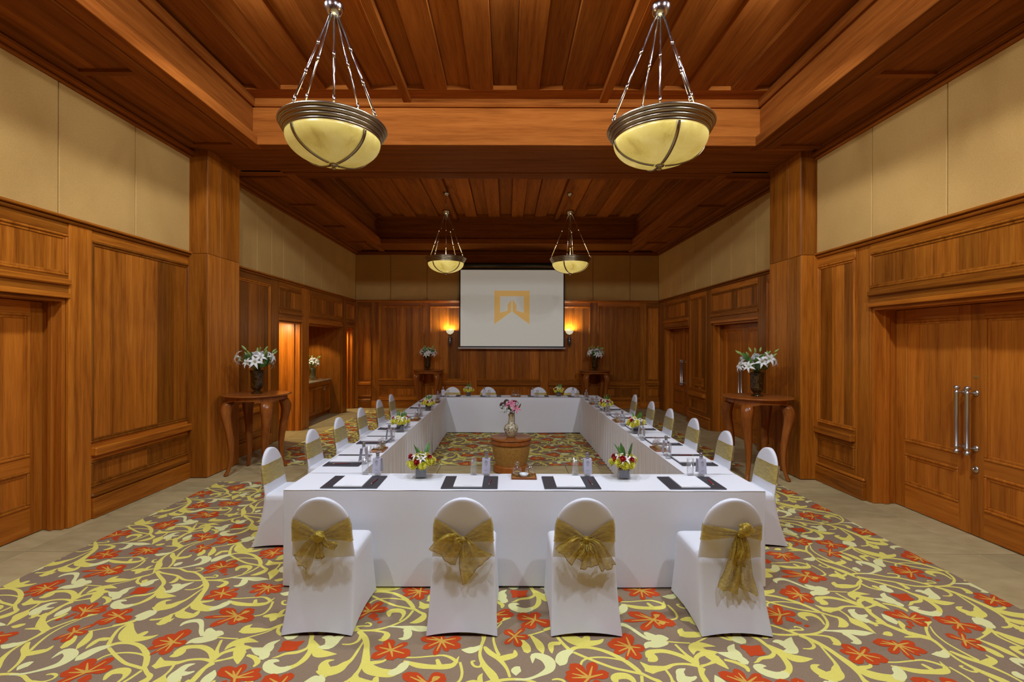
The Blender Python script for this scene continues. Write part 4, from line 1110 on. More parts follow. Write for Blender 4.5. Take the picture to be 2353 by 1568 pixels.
# ----- ceiling
cm = MB()
cm.box(-5.0, 5.0, REAR_Y - .3, YB + .3, Z_COF, Z_COF + .15)
for (x0, x1, y0, y1) in ((-5.0, CX0, REAR_Y - .3, YB + .3), (CX1, 5.0, REAR_Y - .3, YB + .3), (CX0, CX1, REAR_Y - .3, COF1[0]), (CX0, CX1, COF1[1], COF2[0]), (CX0, CX1, COF2[1], YB + .3)):
    cm.box(x0, x1, y0, y1, Z_SOF, Z_COF)
ceiling = tag(cm.build('ceiling', maho('y'), None, recenter=False), 'dark mahogany coffered ceiling with two recessed bays of boards', 'ceiling', None, 'structure')
def cpc(name, x0, x1, y0, y1, z0, z1, mat, b=.004): return MB().box(x0, x1, y0, y1, z0, z1, b).build(name, mat, ceiling)
LIP = .13
for (y0, y1) in (COF1, COF2):
    # lip around the coffer
    z0, z1 = Z_SOF - .022, Z_SOF + .105
    cpc('coffer_trim', CX0 - .03, CX0 + LIP, y0 - .03, y1 + .03, z0, z1, maho('y'), .005)
    cpc('coffer_trim', CX1 - LIP, CX1 + .03, y0 - .03, y1 + .03, z0, z1, maho('y'), .005)
    cpc('coffer_trim', CX0 + LIP, CX1 - LIP, y1 - LIP, y1 + .03, z0, z1, maho('x'), .005)
    cpc('coffer_trim', CX0 + LIP, CX1 - LIP, y0 - .03, y0 + LIP, z0, z1, maho('x'), .005)
    for (a_, b_) in ((y1 - .012, y1 - .0005), (y0 + .0005, y0 + .012)):
        cpc('coffer_face', CX0 + .012, CX1 - .012, a_, b_, Z_SOF + .106, Z_COF - .002, maho('x'), .002)
    for (a_, b_) in ((CX0 + .0005, CX0 + .012), (CX1 - .012, CX1 - .0005)):
        cpc('coffer_face', a_, b_, y0 + .001, y1 - .001, Z_SOF + .106, Z_COF - .002, maho('y'), .002)
    # crown and border boards
    zc = Z_COF
    cpc('coffer_crown', CX0, CX0 + .07, y0, y1, zc - .16, zc - .03, maho('y'), .02); cpc('coffer_crown', CX1 - .07, CX1, y0, y1, zc - .16, zc - .03, maho('y'), .02)
    cpc('coffer_crown', CX0, CX1, y1 - .07, y1, zc - .16, zc - .03, maho('x'), .02); cpc('coffer_crown', CX0, CX1, y0, y0 + .07, zc - .16, zc - .03, maho('x'), .02)
    cpc('border_board', CX0, CX1, y1 - .30, y1 - .001, zc - .062, zc - .001, maho('x'), .003)
    cpc('border_board', CX0, CX1, y0 + .001, y0 + .30, zc - .062, zc - .001, maho('x'), .003)
    for rx in (-1.35, 1.30):
        cpc('ceiling_rib', rx - .055, rx + .055, y0 + .02, y1 - .02, zc - .115, zc - .002, maho('y'), .006)
    for bxn in (-3.10, -2.51, -1.92, -.93, -.33, .27, .87, 1.88, 2.47, 3.06):
        cpc('ceiling_board', bxn - .148, bxn + .148, y0 + .302, y1 - .302, zc - .062, zc - .001, maho('y'), .004)
    for bxn in (-2.805, -2.215, -1.625, -.63, -.03, .57, 1.59, 2.175, 2.765):
        cpc('ceiling_board', bxn - .145, bxn + .145, y0 + .302, y1 - .302, zc - .008, zc - .0005, maho('y'), .002)
# soffit rails and wall-side rails
for (xa, xb, xw) in ((CX0 - .03, CX0 - .17, XL_N), (CX1 + .03, CX1 + .17, XR_F)):
    lo, hi = (xw, xb) if xw < xb else (xb, xw)
    wside = (xw, xw + .24) if xw < 0 else (xw - .24, xw)
    for (y0, y1) in ((REAR_Y, PIL[0] - .12), (PIL[1] + .25, YB - .05)):
        cpc('soffit_rail', min(xa, xb), max(xa, xb), y0, y1, Z_SOF - .042, Z_SOF - .0005, maho('y'), .004)
        cpc('soffit_rail', wside[0], wside[1], y0, y1, Z_SOF - .042, Z_SOF - .0005, maho('y'), .004)
    for yc in (1.2, 2.9, 4.62, 6.30, 7.55, 9.06, 10.72, 12.34):
        a, b = (wside[1], min(xa, xb)) if xw < 0 else (max(xa, xb), wside[0])
        cpc('soffit_rail', a + .0005, b - .0005, yc - .035, yc + .035, Z_SOF - .040, Z_SOF - .0005, maho('x'), .003)
    for ya, yb in ((1.235, 2.865), (2.935, 4.585), (4.655, 6.265), (7.585, 9.025), (9.095, 10.685), (10.755, 12.305), (12.375, 13.4)):
        a, b = (wside[1], min(xa, xb)) if xw < 0 else (max(xa, xb), wside[0])
        for k in range(3):
            w_ = (b - a) / 3
            cpc('soffit_board', a + k * w_ + .001, a + (k + 1) * w_ - .001, ya + .001, yb - .001, Z_SOF - .006, Z_SOF - .0004, maho('y'), .001)
cpc('beam_board', XPL + .004, XPR - .004, COF1[1] + .06, COF2[0] - .12, Z_SOF - .012, Z_SOF - .0005, maho('x'), .004)
for xa, xb in ((XL_N, CX0 - .032), (CX1 + .032, XR_F)):
    cpc('beam_board', xa, xb, 6.362, PIL[0] - .002, Z_SOF - .012, Z_SOF - .0005, maho('x'), .004)
    cpc('beam_board', xa, xb, PIL[1] + .002, 7.508, Z_SOF - .012, Z_SOF - .0005, maho('x'), .004)
cpc('beam_board', CX0 - .03, CX1 + .03, COF2[0] - .10, COF2[0] - .032, Z_SOF - .020, Z_SOF - .0005, maho('x'), .004)
cpc('beam_board', CX0 - .03, CX1 + .03, COF2[1] + .06, YB - .15, Z_SOF - .012, Z_SOF - .0005, maho('x'), .004)
# light fittings
for x, y in NEAR_DOWN:
    MB().lathe([(.075, .03), (.075, 0), (.055, 0), (.050, .02), (.0005, .02)], 18, (x, y, Z_COF - .080)).build('recessed_downlight', CHROME, ceiling)
# ---------------------------------------------------------------- pendant lamps
def pendant(loc, rz, label, emis):
    """loc: centre of the rim's lower plane; hangs from the ceiling boards"""
    L = empty('pendant_lamp', loc, rz, label, 'pendant lamp', 'alabaster bowl pendants')
    ztop = Z_COF - .118 - loc[2]
    zh = 4.72 - loc[2]
    # ribbed metal ring
    prof = []
    r0 = .440
    pts = [(.385, -.070)]
    for k in range(4):
        zc = -.052 + k * .030; rc = r0 - (3 - k) * .017
        for a in range(-60, 91, 30):
            pts.append((rc - .014 + .016 * math.cos(math.radians(a)), zc + .014 * math.sin(math.radians(a))))
    pts += [(.425, .052), (.395, .045), (.380, .0), (.372, -.068)]
    MB().lathe(pts + [pts[0]], 64, (0, 0, 0), 0, False).build('ring', PEWTER, L)
    bowl = [(.385 * math.sin(t), -.065 - .205 * math.cos(t) ** 1.0 + .0) for t in [PI / 2 * k / 14 for k in range(15)]]
    bowl = [(max(r, .002), z) for r, z in bowl]
    inner = [(max(r - .010, .001), z + .010) for r, z in reversed(bowl)]
    MB().lathe(bowl + inner, 64, (0, 0, 0), 0, False).build('glass_bowl', alabaster(emis), L)
    for k in range(4):
        a = PI / 2 * k
        m = MB()
        path = [(r + .004, z - .004) for r, z in bowl[1:]]
        vs = []; fs = []
        for (r, z) in path:
            for s in (-1, 1):
                for d in (0, .005):
                    rr = r + d; w = .013
                    vs.append((rr * math.cos(a) - s * w * math.sin(a), rr * math.sin(a) + s * w * math.cos(a), z - d))
        for i in range(len(path) - 1):
            o = i * 4
            fs += [(o, o + 4, o + 5, o + 1), (o + 2, o + 3, o + 7, o + 6), (o + 1, o + 5, o + 7, o + 3), (o, o + 2, o + 6, o + 4)]
        m.add(vs, fs, 0, True).build('bowl_strap', PEWTER, L)
    MB().lathe([(.001, -.318), (.014, -.315), (.018, -.304), (.012, -.294), (.016, -.288), (.034, -.284), (.040, -.276), (.030, -.268), (.044, -.262), (.034, -.252), (.001, -.250)], 24).build('finial', PEWTER, L)
    # rods with couplings and hooks
    for k in range(4):
        a = PI / 2 * k + .18
        c, s = math.cos(a), math.sin(a)
        m = MB()
        A = Vector((.035 * c, .035 * s, zh - .055)); B = Vector((.428 * c, .428 * s, .072))
        m.tube([A, B], .0088, 8)
        for t in (.33, .66, .95):
            p = A.lerp(B, t); q = A.lerp(B, t + .055)
            m.tube([p, q], .0122, 8)
        # hook rings
        for C, up in ((B + Vector((0, 0, -.012)), 1), (A + Vector((0, 0, .012)), 1)):
            ring = [(C.x + .012 * math.cos(t) * c, C.y + .012 * math.cos(t) * s, C.z + .014 * math.sin(t)) for t in [2 * PI * j / 10 for j in range(11)]]
            m.tube(ring, .0035, 6, cap=False)
        m.build('rod', CHROME, L)
    MB().tube([(0, 0, zh - .05), (0, 0, .02)], .0085, 8).tube([(0, 0, zh * .66), (0, 0, zh * .66 - .06)], .012, 8).tube([(0, 0, zh * .3), (0, 0, zh * .3 - .06)], .012, 8).build('centre_tube', CHROME, L)
    MB().lathe([(.001, zh - .072), (.020, zh - .070), (.050, zh - .056), (.074, zh - .022), (.082, zh + .012), (.080, zh + .030), (.030, zh + .044), (.010, zh + .050)], 28).build('hub', CHROME, L)
    MB().tube([(0, 0, zh + .045), (0, 0, ztop)], .0055, 8).build('cable', PEWTER, L)
    MB().lathe([(.001, ztop - .062), (.030, ztop - .056), (.056, ztop - .036), (.066, ztop - .010), (.066, ztop)], 24).build('ceiling_cup', CHROME, L)
    # bulb holders inside the bowl
    for k in range(3):
        a = 2 * PI * k / 3 + .5
        b = MB().lathe([(.001, 0), (.02, .012), (.028, .04), (.018, .065), (.001, .075)], 10, (.17 * math.cos(a), .17 * math.sin(a), -.14))
        b.build('bulb', BULB, L)
    point_light('lamp_glow', (0, 0, .02), P_PEND, .16, (1.0, .84, .52), L)
    return L
m_, nt_, b_ = new_mat('lit_bulb'); b_.inputs['Emission Color'].default_value = (1, .85, .55, 1); b_.inputs['Emission Strength'].default_value = 6; BULB = m_
ZR = 3.665
pendant((-1.475, 4.0, ZR), 1.0, 'alabaster bowl pendant on chrome rods above the niche side of the front table', .36)
pendant((1.30, 4.0, ZR), .05, 'alabaster bowl pendant on chrome rods above the double door side of the front table', .55)
pendant((-1.315, 10.15, ZR), .95, 'alabaster bowl pendant overlapping the niche side edge of the projection screen', .75)
pendant((1.37, 10.15, ZR), 1.1, 'alabaster bowl pendant overlapping the double door side edge of the projection screen', .75)

# ---------------------------------------------------------------- projection screen
SY = 13.36
sc = empty('projection_screen', (.15, SY, 1.72), 0, 'pull-down projection screen showing a gold emblem on the end wall', 'screen')
def scp(name, x0, x1, z0, z1, y0, y1, mat, b=0): return MB().box(x0, x1, y0, y1, z0, z1, b).build(name, mat, sc)
SW, SH = 1.498, 2.245
scp('screen_cloth', -SW, SW, .045, 2.31, .004, .008, EYEB)
scp('image_area', -SW + .035, SW - .035, .075, SH + .0, .0005, .004, EYE)
MB().tube([(-SW - .03, .006, .02), (SW + .03, .006, .02)], .022, 12).build('bottom_bar', plain('bar_white', (.75, .75, .75), .4), sc)
MB().tube([(-SW - .05, .07, 2.40), (SW + .05, .07, 2.40)], .055, 14).build('roller_case', EYEB, sc)
zz = lambda x, y: ((x - 1175) * .3187 * (SY / FPX), 1.87 - (560 + y * .3187 - 790) * (SY / FPX) - 1.72)
half = [(1048, 340), (1175, 340), (1175, 380), (1090, 380), (1090, 500), (1143, 483), (1143, 440), (1170, 405), (1170, 492), (1048, 582)]
vs = []; fs = []
quads = [(0, 1, 2, 3), (0, 3, 4, 9), (4, 8, 9), (4, 5, 8), (5, 6, 7, 8)]
m = MB()
for mir in (1, -1):
    P = [zz(1175 + (x - 1175) * mir, y) for x, y in half]
    m.add([(p[0], -.0012, p[1]) for p in P] + [(p[0], .0006, p[1]) for p in P], quads + [tuple(10 + i for i in q) for q in quads], 0)
m.build('emblem', LOGO, sc, recalc=True)

# ---------------------------------------------------------------- wall sconces
SHADE, nt_, b_ = new_mat('frosted_shade'); b_.inputs['Base Color'].default_value = (.75, .72, .52, 1); b_.inputs['Emission Color'].default_value = (1, .90, .58, 1); b_.inputs['Emission Strength'].default_value = .45
def sconce(x, label):
    s = empty('wall_sconce', (x, YB - .035, 1.76), 0, label, 'wall lamp', 'sconces beside the screen')
    MB().tube([(0, .034, .25), (0, .02, .25), (0, -.02, .25)], [.05, .05, .03], 16).tube([(0, -.01, .25), (0, -.10, .26)], .012, 8).build('wall_plate', PEWTER, s)
    MB().lathe([(.001, .0), (.010, .004), (.012, .018), (.006, .028), (.016, .04), (.018, .055), (.034, .09), (.052, .13), (.050, .15), (.044, .16), (.050, .25), (.048, .29), (.030, .31), (.012, .325), (.014, .345), (.036, .352), (.034, .362), (.014, .37)], 16, (0, -.10, 0)).build('stem', plain('dark_glass', (.16, .15, .15), .12, .7), s)
    bowl = [(.014, .372), (.05, .384), (.085, .410), (.108, .448), (.116, .490), (.106, .490), (.098, .450), (.05, .395), (.001, .388)]
    MB().lathe(bowl, 24, (0, -.10, 0), 0, False).build('shade', SHADE, s)
    point_light('sconce_glow', (0, -.10, .47), P_SCONCE, .05, (1, .88, .56), s)
sconce(-1.62, 'lit bowl sconce on the wall beside the screen, niche side')
sconce(1.80, 'lit bowl sconce on the wall beside the screen, double door side')

# ---------------------------------------------------------------- round console tables
def console(x, y, label, rz=0.0):
    t = empty('console_table', (x, y, 0), rz, label, 'table', 'round cabriole leg consoles')
    H = 1.135; R = .462
    MB().lathe([(.001, H - .028), (R - .035, H - .028), (R - .018, H - .024), (R - .004, H - .016), (R, H - .009), (R - .006, H - .002), (R - .03, H), (.001, H)], 56).build('table_top', furn('x'), t)
    # scalloped apron
    def ap(u, v):
        a = 2 * PI * u
        sc_ = abs(math.sin(2 * (a - PI / 4)))          # 0 at the legs
        low = H - .125 + .045 * min(1, sc_ * 1.3) - .022 * math.exp(-((sc_ - .22) / .10) ** 2)
        r = .405
        z = (H - .028) * (1 - v) + low * v
        return (r * math.cos(a), r * math.sin(a), z)
    m = MB(); m.grid(ap, 72, 3, 0, True, True)
    m.grid(lambda u, v: tuple(c * .95 if i < 2 else c for i, c in enumerate(ap(u, 1 - v))), 72, 3, 0, True, True)
    m.build('apron', furn('z'), t)
    for k in range(4):
        a = PI / 4 + k * PI / 2
        prof = [(.372, 1.045, .052), (.395, 1.00, .060), (.418, .93, .060), (.420, .86, .052), (.404, .76, .045), (.380, .64, .040), (.358, .50, .036),
                (.345, .36, .032), (.345, .24, .029), (.358, .13, .026), (.378, .06, .026), (.398, .020, .030), (.402, .0085, .028)]
        m = MB(); vs = []; fs = []
        c, s = math.cos(a), math.sin(a)
        n = len(prof); sg = 12
        for (r, z, w) in prof:
            w *= 1.0 + .32 * min(1, max(0, (z - .05) / .5))
            r -= .012 * min(1, max(0, (z - .05) / .5))
            for j in range(sg):
                q = 2 * PI * j / sg
                ex = abs(math.cos(q)) ** .6 * math.copysign(1, math.cos(q)); ey = abs(math.sin(q)) ** .6 * math.copysign(1, math.sin(q))
                rr = r + w * .9 * ex; tt = w * ey
                vs.append((rr * c - tt * s, rr * s + tt * c, z))
        for i in range(n - 1):
            for j in range(sg):
                j2 = (j + 1) % sg
                fs.append((i * sg + j, i * sg + j2, (i + 1) * sg + j2, (i + 1) * sg + j))
        fs += [tuple(range(sg)), tuple((n - 1) * sg + j for j in range(sg))]
        m.add(vs, fs, 0, True).build('leg', furn('z'), t)
    return t
CONS = [(-3.64, 6.86, 'niche side pilaster'), (3.56, 6.68, 'double door side pilaster'), (-2.17, 13.05, 'niche side sconce'), (2.45, 13.05, 'double door side sconce')]
for x, y, w in CONS:
    console(x, y, 'tall round wooden console with cabriole legs by the ' + w)

# ---------------------------------------------------------------- flowers
def petal_mesh(m, length, width, curl, tilt, rot, twist=0, nu=2, nv=5, mat=0, z0=0.0, r0=0.0):
    c, s = math.cos(rot), math.sin(rot)
    def fn(u, v):
        w = width * math.sin(PI * min(1, v * .93 + .06)) ** .8
        x = (u - .5) * 2 * w * .5
        ang = tilt + curl * v ** 1.6
        r = r0 + length * v * math.sin(ang); z = z0 + length * v * math.cos(ang)
        r += .12 * width * (1 - (2 * u - 1) ** 2) * math.cos(ang)
        return (r * c - x * s, r * s + x * c, z)
    m.grid(fn, nu, nv, mat, True)
def lily_mesh(name, mat, L=.095):
    m = MB()
    for k in range(6):
        petal_mesh(m, L, L * .36, 1.15 + .1 * (k % 2), .28, k * PI / 3, mat=0)
    for k in range(5):
        a = k * 2 * PI / 5
        m.tube([(0, 0, .01), (.012 * math.cos(a), .012 * math.sin(a), L * .62)], .0012, 4, 1); m.tube([(.012 * math.cos(a) - .004, .012 * math.sin(a), L * .63), (.012 * math.cos(a) + .004, .012 * math.sin(a), L * .64)], .0022, 4, 2)
    m.tube([(0, 0, -.02), (0, 0, .012)], [.004, .008], 6, 1)
    return m.mesh(name, [mat, BUD, plain('anther', (.30, .10, .02), .8)], False)
def mum_mesh(name, mat, r=.042):
    m = MB()
    for ring, (n, til, ln) in enumerate(((16, 1.62, 1.0), (14, 1.25, .95), (12, .85, .85), (9, .45, .72), (5, .15, .6))):
        for k in range(n):
            petal_mesh(m, r * ln, r * .34, -.25, til, 2 * PI * (k + .5 * (ring % 2)) / n, nv=3, nu=1, z0=.004 * ring)
    m.lathe([(.001, -.012), (r * .3, -.004), (r * .45, .006), (r * .3, r * .4), (.001, r * .45)], 10, mat=0)
    return m.mesh(name, [mat], False)
def rose_mesh(name, mat, r=.026):
    m = MB()
    for ring, (n, til, ln) in enumerate(((5, .95, 1.15), (5, .62, 1.2), (4, .36, 1.2), (3, .16, 1.15))):
        for k in range(n):
            petal_mesh(m, r * ln * 1.3, r * 1.5, .25, til, 2 * PI * (k + .5 * (ring % 2)) / n, nv=4, nu=3, z0=.0)
    m.lathe([(.001, -.012), (r * .4, -.004), (r * .6, .014), (r * .4, r * 1.1), (.001, r * 1.25)], 10, mat=0)
    return m.mesh(name, [mat], False)
def bud_mesh(name, mat, L=.085, w=.014):
    m = MB(); m.lathe([(.002, 0), (w * .6, L * .12), (w, L * .4), (w * .9, L * .65), (w * .5, L * .88), (.002, L)], 8)
    return m.mesh(name, [mat], False)
def leaf_mesh(name, L=.14, w=.03, curl=.7):
    m = MB()
    def fn(u, v):
        ww = w * math.sin(PI * min(1, v * .95 + .04)) ** .75
        x = (u - .5) * 2 * ww * .5 * 2
        ang = curl * v
        return (x, L * v * math.sin(ang) * .8 - .18 * abs(x), L * v * math.cos(ang * .6))
    m.grid(fn, 2, 6, 0, True)
    return m.mesh(name, [LEAF], False)
FM = dict(lily=lily_mesh('lily', LILYW), lilyp=lily_mesh('pink_lily', LILYP, .12), lilys=lily_mesh('striped_lily', LILYS, .085), mum=mum_mesh('chrysanthemum', MUM),
          mumw=mum_mesh('white_bloom', MUMW, .036), rose=rose_mesh('rose', ROSE), bud=bud_mesh('lily_bud', BUD), leaf=leaf_mesh('leaf'), blade=leaf_mesh('blade_leaf', .17, .011, .25), broad=leaf_mesh('broad_leaf', .15, .018, .2))
def aim(d, roll=0.0):
    q = Vector(d).normalized().to_track_quat('Z', 'Y')
    return (q.to_matrix() @ Matrix.Rotation(roll, 3, 'Z')).to_euler()

def lily_bouquet(loc, seed, spread, height, label, group, n=(11, 11, 11, 18)):
    """loc: mouth of the vase"""
    r = random.Random(seed)
    b = empty('lily_bouquet', loc, 0, label, 'flowers', group)
    st = MB()
    def place(key, name, a, rr, z, sc, out=1.0):
        p = Vector((rr * math.cos(a), rr * math.sin(a), z))
        d = Vector((math.cos(a) * out * (rr / spread + .15), math.sin(a) * out * (rr / spread + .15), .75))
        inst(name, FM[key], b, p, aim(d, r.uniform(0, 6)), sc)
        st.tube([(.03 * math.cos(a), .03 * math.sin(a), -.004), (.25 * p.x + .02 * math.cos(a), .25 * p.y, z * .35), tuple(p - d.normalized() * .015)], .003, 5)
    nl, nw, nb, nf = n
    for k in range(nl):
        place('lily', 'lily', 2 * PI * k / nl + r.uniform(-.3, .3), spread * r.uniform(.62, 1.0), height * r.uniform(.25, .60), r.uniform(.95, 1.2), 1.7)
    for k in range(nw):
        place('mumw', 'white_bloom', 2 * PI * k / nw + r.uniform(-.3, .3), spread * r.uniform(.05, .62), height * r.uniform(.58, .74), r.uniform(1.0, 1.35))
    for k in range(nb):
        place('bud', 'lily_bud', 2 * PI * k / nb + r.uniform(-.3, .3), spread * r.uniform(.35, .95), height * r.uniform(.62, .90), r.uniform(.9, 1.2), .9)
    for k in range(nf):
        a = 2 * PI * k / nf + r.uniform(-.3, .3); z = height * r.uniform(.14, .55); rr = spread * (.15 + .4 * r.random())
        inst('leaf', FM['leaf'], b, (rr * math.cos(a), rr * math.sin(a), z), aim((math.cos(a), math.sin(a), r.uniform(.2, 1.0)), r.uniform(-1, 1)), r.uniform(.8, 1.15))
    st.build('stems', STEM, b)
    return b

def tall_vase(loc, label, mat, s=1.0):
    prof = [(.072, 0), (.078, .006), (.074, .018), (.050, .030), (.044, .040), (.062, .060), (.078, .085), (.082, .12), (.084, .22), (.088, .29), (.098, .325), (.102, .335), (.096, .335), (.082, .29), (.078, .22), (.074, .10), (.04, .06), (.002, .052)]
    v = empty('flower_vase', loc, 0, label, 'vase')
    MB().lathe([(r * s, z * s) for r, z in prof], 32, (0, 0, 0), 0, True).build('vase_body', mat, v)
    for zb in (.085, .275):
        MB().lathe([(.083 * s, zb * s), (.0875 * s, (zb + .006) * s), (.083 * s, (zb + .012) * s)], 32, (0, 0, 0), 0, False).build('vase_band', mat, v)
    return v
for i, (x, y, w) in enumerate(CONS):
    tall_vase((x + (.0, .0, -.02, .0)[i], y, 1.1355), 'amber glass footed vase on the console by the ' + w, amber_glass())
    lily_bouquet((x, y, 1.1355 + .325), 11 + i, (.235, .25, .20, .22)[i], .34, 'white lilies with green buds in the vase by the ' + w, 'white lily bouquets')
tall_vase((-4.93, 11.95, .931), 'clear green glass vase on the niche cabinet', glass('green_glass', (.62, .78, .66), .5, .12), .95)
lily_bouquet((-4.93, 11.95, .931 + .30), 31, .17, .32, 'white lilies in the clear vase inside the cabinet niche', 'white lily bouquets', (7, 4, 6, 10))

# ---------------------------------------------------------------- rattan drum table with the pottery vase
dx, dy = .07, 6.92
dt = empty('drum_table', (dx, dy, 0), 0, 'round rattan drum table with wooden top inside the ring of tables', 'table')
MB().lathe([(.001, .470), (.290, .470), (.302, .476), (.308, .488), (.302, .498), (.285, .502), (.001, .502)], 56).build('table_top', furn('x'), dt)
MB().lathe([(.262, .400), (.300, .412), (.304, .430), (.290, .444), (.298, .456), (.290, .469), (.20, .469)], 56, cap=False).build('top_moulding', furn('z'), dt)
MB().lathe([(.225, .10), (.236, .14), (.262, .24), (.278, .34), (.282, .39), (.276, .412), (.25, .415)], 56, cap=False).build('woven_body', rattan(), dt)
MB().lathe([(.2, .0085), (.262, .0085), (.266, .03), (.255, .045), (.262, .058), (.250, .075), (.256, .088), (.246, .104), (.2, .106)], 56).build('base_moulding', furn('z'), dt)
pv = tag(MB().lathe([(.052, 0), (.058, .006), (.072, .03), (.094, .075), (.106, .115), (.105, .14), (.092, .165), (.064, .19), (.046, .21), (.038, .25), (.037, .29), (.042, .32), (.052, .342), (.048, .343), (.034, .30), (.03, .22), (.002, .2)], 36, (0, 0, 0), 0, True).build('pottery_vase', painted_pottery()),
         'cream and dark blue painted pottery vase on the rattan drum table', 'vase')
pv.location = (dx + .0, dy - .02, .5025)
pb = empty('pink_bouquet', (dx, dy - .02, .5025 + .335), 0, 'pink lilies, white sprays and brown twists in the painted pottery vase', 'flowers')
rr_ = random.Random(5)
for (px, py, pz, sc_) in ((.060, -.085, .085, .72), (.000, -.06, .150, .66), (.045, .0, .160, .62), (-.045, -.05, .135, .5)):
    inst('pink_lily', FM['lilyp'], pb, (px, py, pz), aim((px * 3 + .05, -1 if py < 0 else .4, .75), rr_.uniform(0, 6)), sc_)
for k in range(16):
    inst('white_spray', FM['mumw'], pb, (rr_.uniform(-.15, .02), rr_.uniform(-.13, -.02), rr_.uniform(.03, .12)), aim((rr_.uniform(-.7, .1), -.8, .6), 0), rr_.uniform(.5, .72))
for k in range(9):
    a = rr_.uniform(0, 2 * PI)
    inst('leaf', FM['leaf'], pb, (.02 * math.cos(a), .02 * math.sin(a), .045), aim((math.cos(a), math.sin(a) * .6 - .2, rr_.uniform(.0, .5)), 0), rr_.uniform(.9, 1.3))
inst('blade_leaf', FM['blade'], pb, (-.03, -.05, .05), aim((-1, -.3, -.22), 0), 1.0); inst('blade_leaf', FM['blade'], pb, (.03, -.03, .05), aim((1, -.3, .1), 0), .9)
for (cx, cz, r_0) in ((-.12, .12, .034), (-.062, .165, .032)):
    pts = [(cx + r_0 * (1 + .2 * math.sin(t)) * math.cos(t), -.06 + .01 * t, cz + r_0 * 1.3 * math.sin(t)) for t in [k * .45 for k in range(12)]]
    MB().tube(pts, [.012] * 4 + [.017] * 5 + [.010, .006, .003], 8).build('dried_twist', plain('dried_brown', (.085, .045, .03), .6), pb)
cs = tag(MB().tube([(dx + .046, dy + .085, .5030), (dx + .050, dy + .080, .70), (dx + .047, dy + .072, .90)], .0050, 8).build('cane_stick', plain('cane', (.20, .12, .06), .6)), 'thin brown cane standing behind the painted pottery vase', 'stick')
MB().tube([(.0, 0, -.01), (.0, 0, .1)], .01, 6).tube([(-.01, 0, -.01), (-.07, -.03, .09)], .004, 6).tube([(.01, 0, -.01), (.05, -.03, .10)], .004, 6).build('stems', STEM, pb)

# ---------------------------------------------------------------- cloth covered tables
TZ = .745
TX0, TX1, TXI0, TXI1 = -1.705, 1.985, -1.25, 1.545
TN0, TN1, TF0, TF1 = 3.595, 4.06, 9.80, 10.26
def cloth_table(name, x0, x1, y0, y1, label, group, pleat=None, seed=0):
    """a table under a floor length cloth; pleat: {side: amplitude}"""
    r = random.Random(seed)
    t = empty(name, ((x0 + x1) / 2, (y0 + y1) / 2, 0), 0, label, 'table', group)
    cx, cy = t.location.x, t.location.y
    m = MB()
    nx = max(6, int((x1 - x0) / .05)); ny = max(6, int((y1 - y0) / .05))
    ph = r.uniform(0, 6)
    def top(u, v):
        x = x0 + (x1 - x0) * u; y = y0 + (y1 - y0) * v
        z = TZ + .0010 * math.sin(x * 17 + ph) * math.sin(y * 23 + ph)
        return (x - cx, y - cy, z)
    m.grid(top, nx, ny, 0, True)
    per = 2 * (x1 - x0 + y1 - y0)
    def side(p0, p1, nrm, amp):
        nrm_flat = amp < 0
        L = math.hypot(p1[0] - p0[0], p1[1] - p0[1])
        n = max(8, int(L / .018)) if amp > .003 else max(8, int(L / .06))
        fr = [r.uniform(0, 6) for _ in range(4)]
        def fn(u, v):
            x = p0[0] + (p1[0] - p0[0]) * u; y = p0[1] + (p1[1] - p0[1]) * u
            s_ = u * L
            d = amp * min(1, v * 2.2) * (.6 * math.sin(s_ * 2 * PI / .15 + 1.3 * math.sin(s_ * 2.1 + fr[0])) + .4 * math.sin(s_ * 2 * PI / .083 + fr[1])) if amp > .003 else amp * v * math.sin(s_ * 5 + fr[2])
            if nrm_flat: return (x - cx, y - cy, (TZ - .002) * (1 - v) + .016 * v)
            d += .010 * v * math.sin(PI * min(1, u / .04) / 2) * math.sin(PI * min(1, (1 - u) / .04) / 2) - .006 * math.sin(PI * v) 
            z = (TZ - .002) * (1 - v) + .016 * v
            if v < .03: d -= .003
            if v == 1: z += .004 * math.sin(s_ * 3 + fr[3])
            return (x + nrm[0] * d - cx, y + nrm[1] * d - cy, z)
        m.grid(fn, n, 14, 0, True)
    pl = pleat or {}
    side((x0, y0), (x1, y0), (0, -1), pl.get('f', .003)); side((x1, y0), (x1, y1), (1, 0), pl.get('r', .003))
    side((x1, y1), (x0, y1), (0, 1), pl.get('b', .003)); side((x0, y1), (x0, y0), (-1, 0), pl.get('l', .003))
    m.build('tablecloth', CLOTH, t, recalc=True, recenter=False)
    MB().box(x0 + .02 - cx, x1 - .02 - cx, y0 + .02 - cy, y1 - .02 - cy, TZ - .03, TZ - .006).build('table_board', teak('x'), t)
    k = .05
    for (a, b) in ((x0 + .12, y0 + .08), (x1 - .12, y0 + .08), (x0 + .12, y1 - .08), (x1 - .12, y1 - .08)):
        MB().tube([(a - cx, b - cy, .0085), (a - cx, b - cy, TZ - .03)], .016, 8).build('leg', STEEL, t)
    return t
cloth_table('conference_table', TX0, TX1, TN0, TN1, 'long white clothed table with four bow-backed chairs tucked against it', None, {'b': -1}, 1)
cloth_table('conference_table', TX0, TX1, TF0, TF1, 'long white clothed table under the projection screen', None, {}, 2)
ye = [TN1 + .004, TN1 + (TF0 - TN1) / 3, TN1 + 2 * (TF0 - TN1) / 3, TF0 - .004]
POSN = ['meeting the front table', 'in the middle of its row', 'meeting the table under the screen']
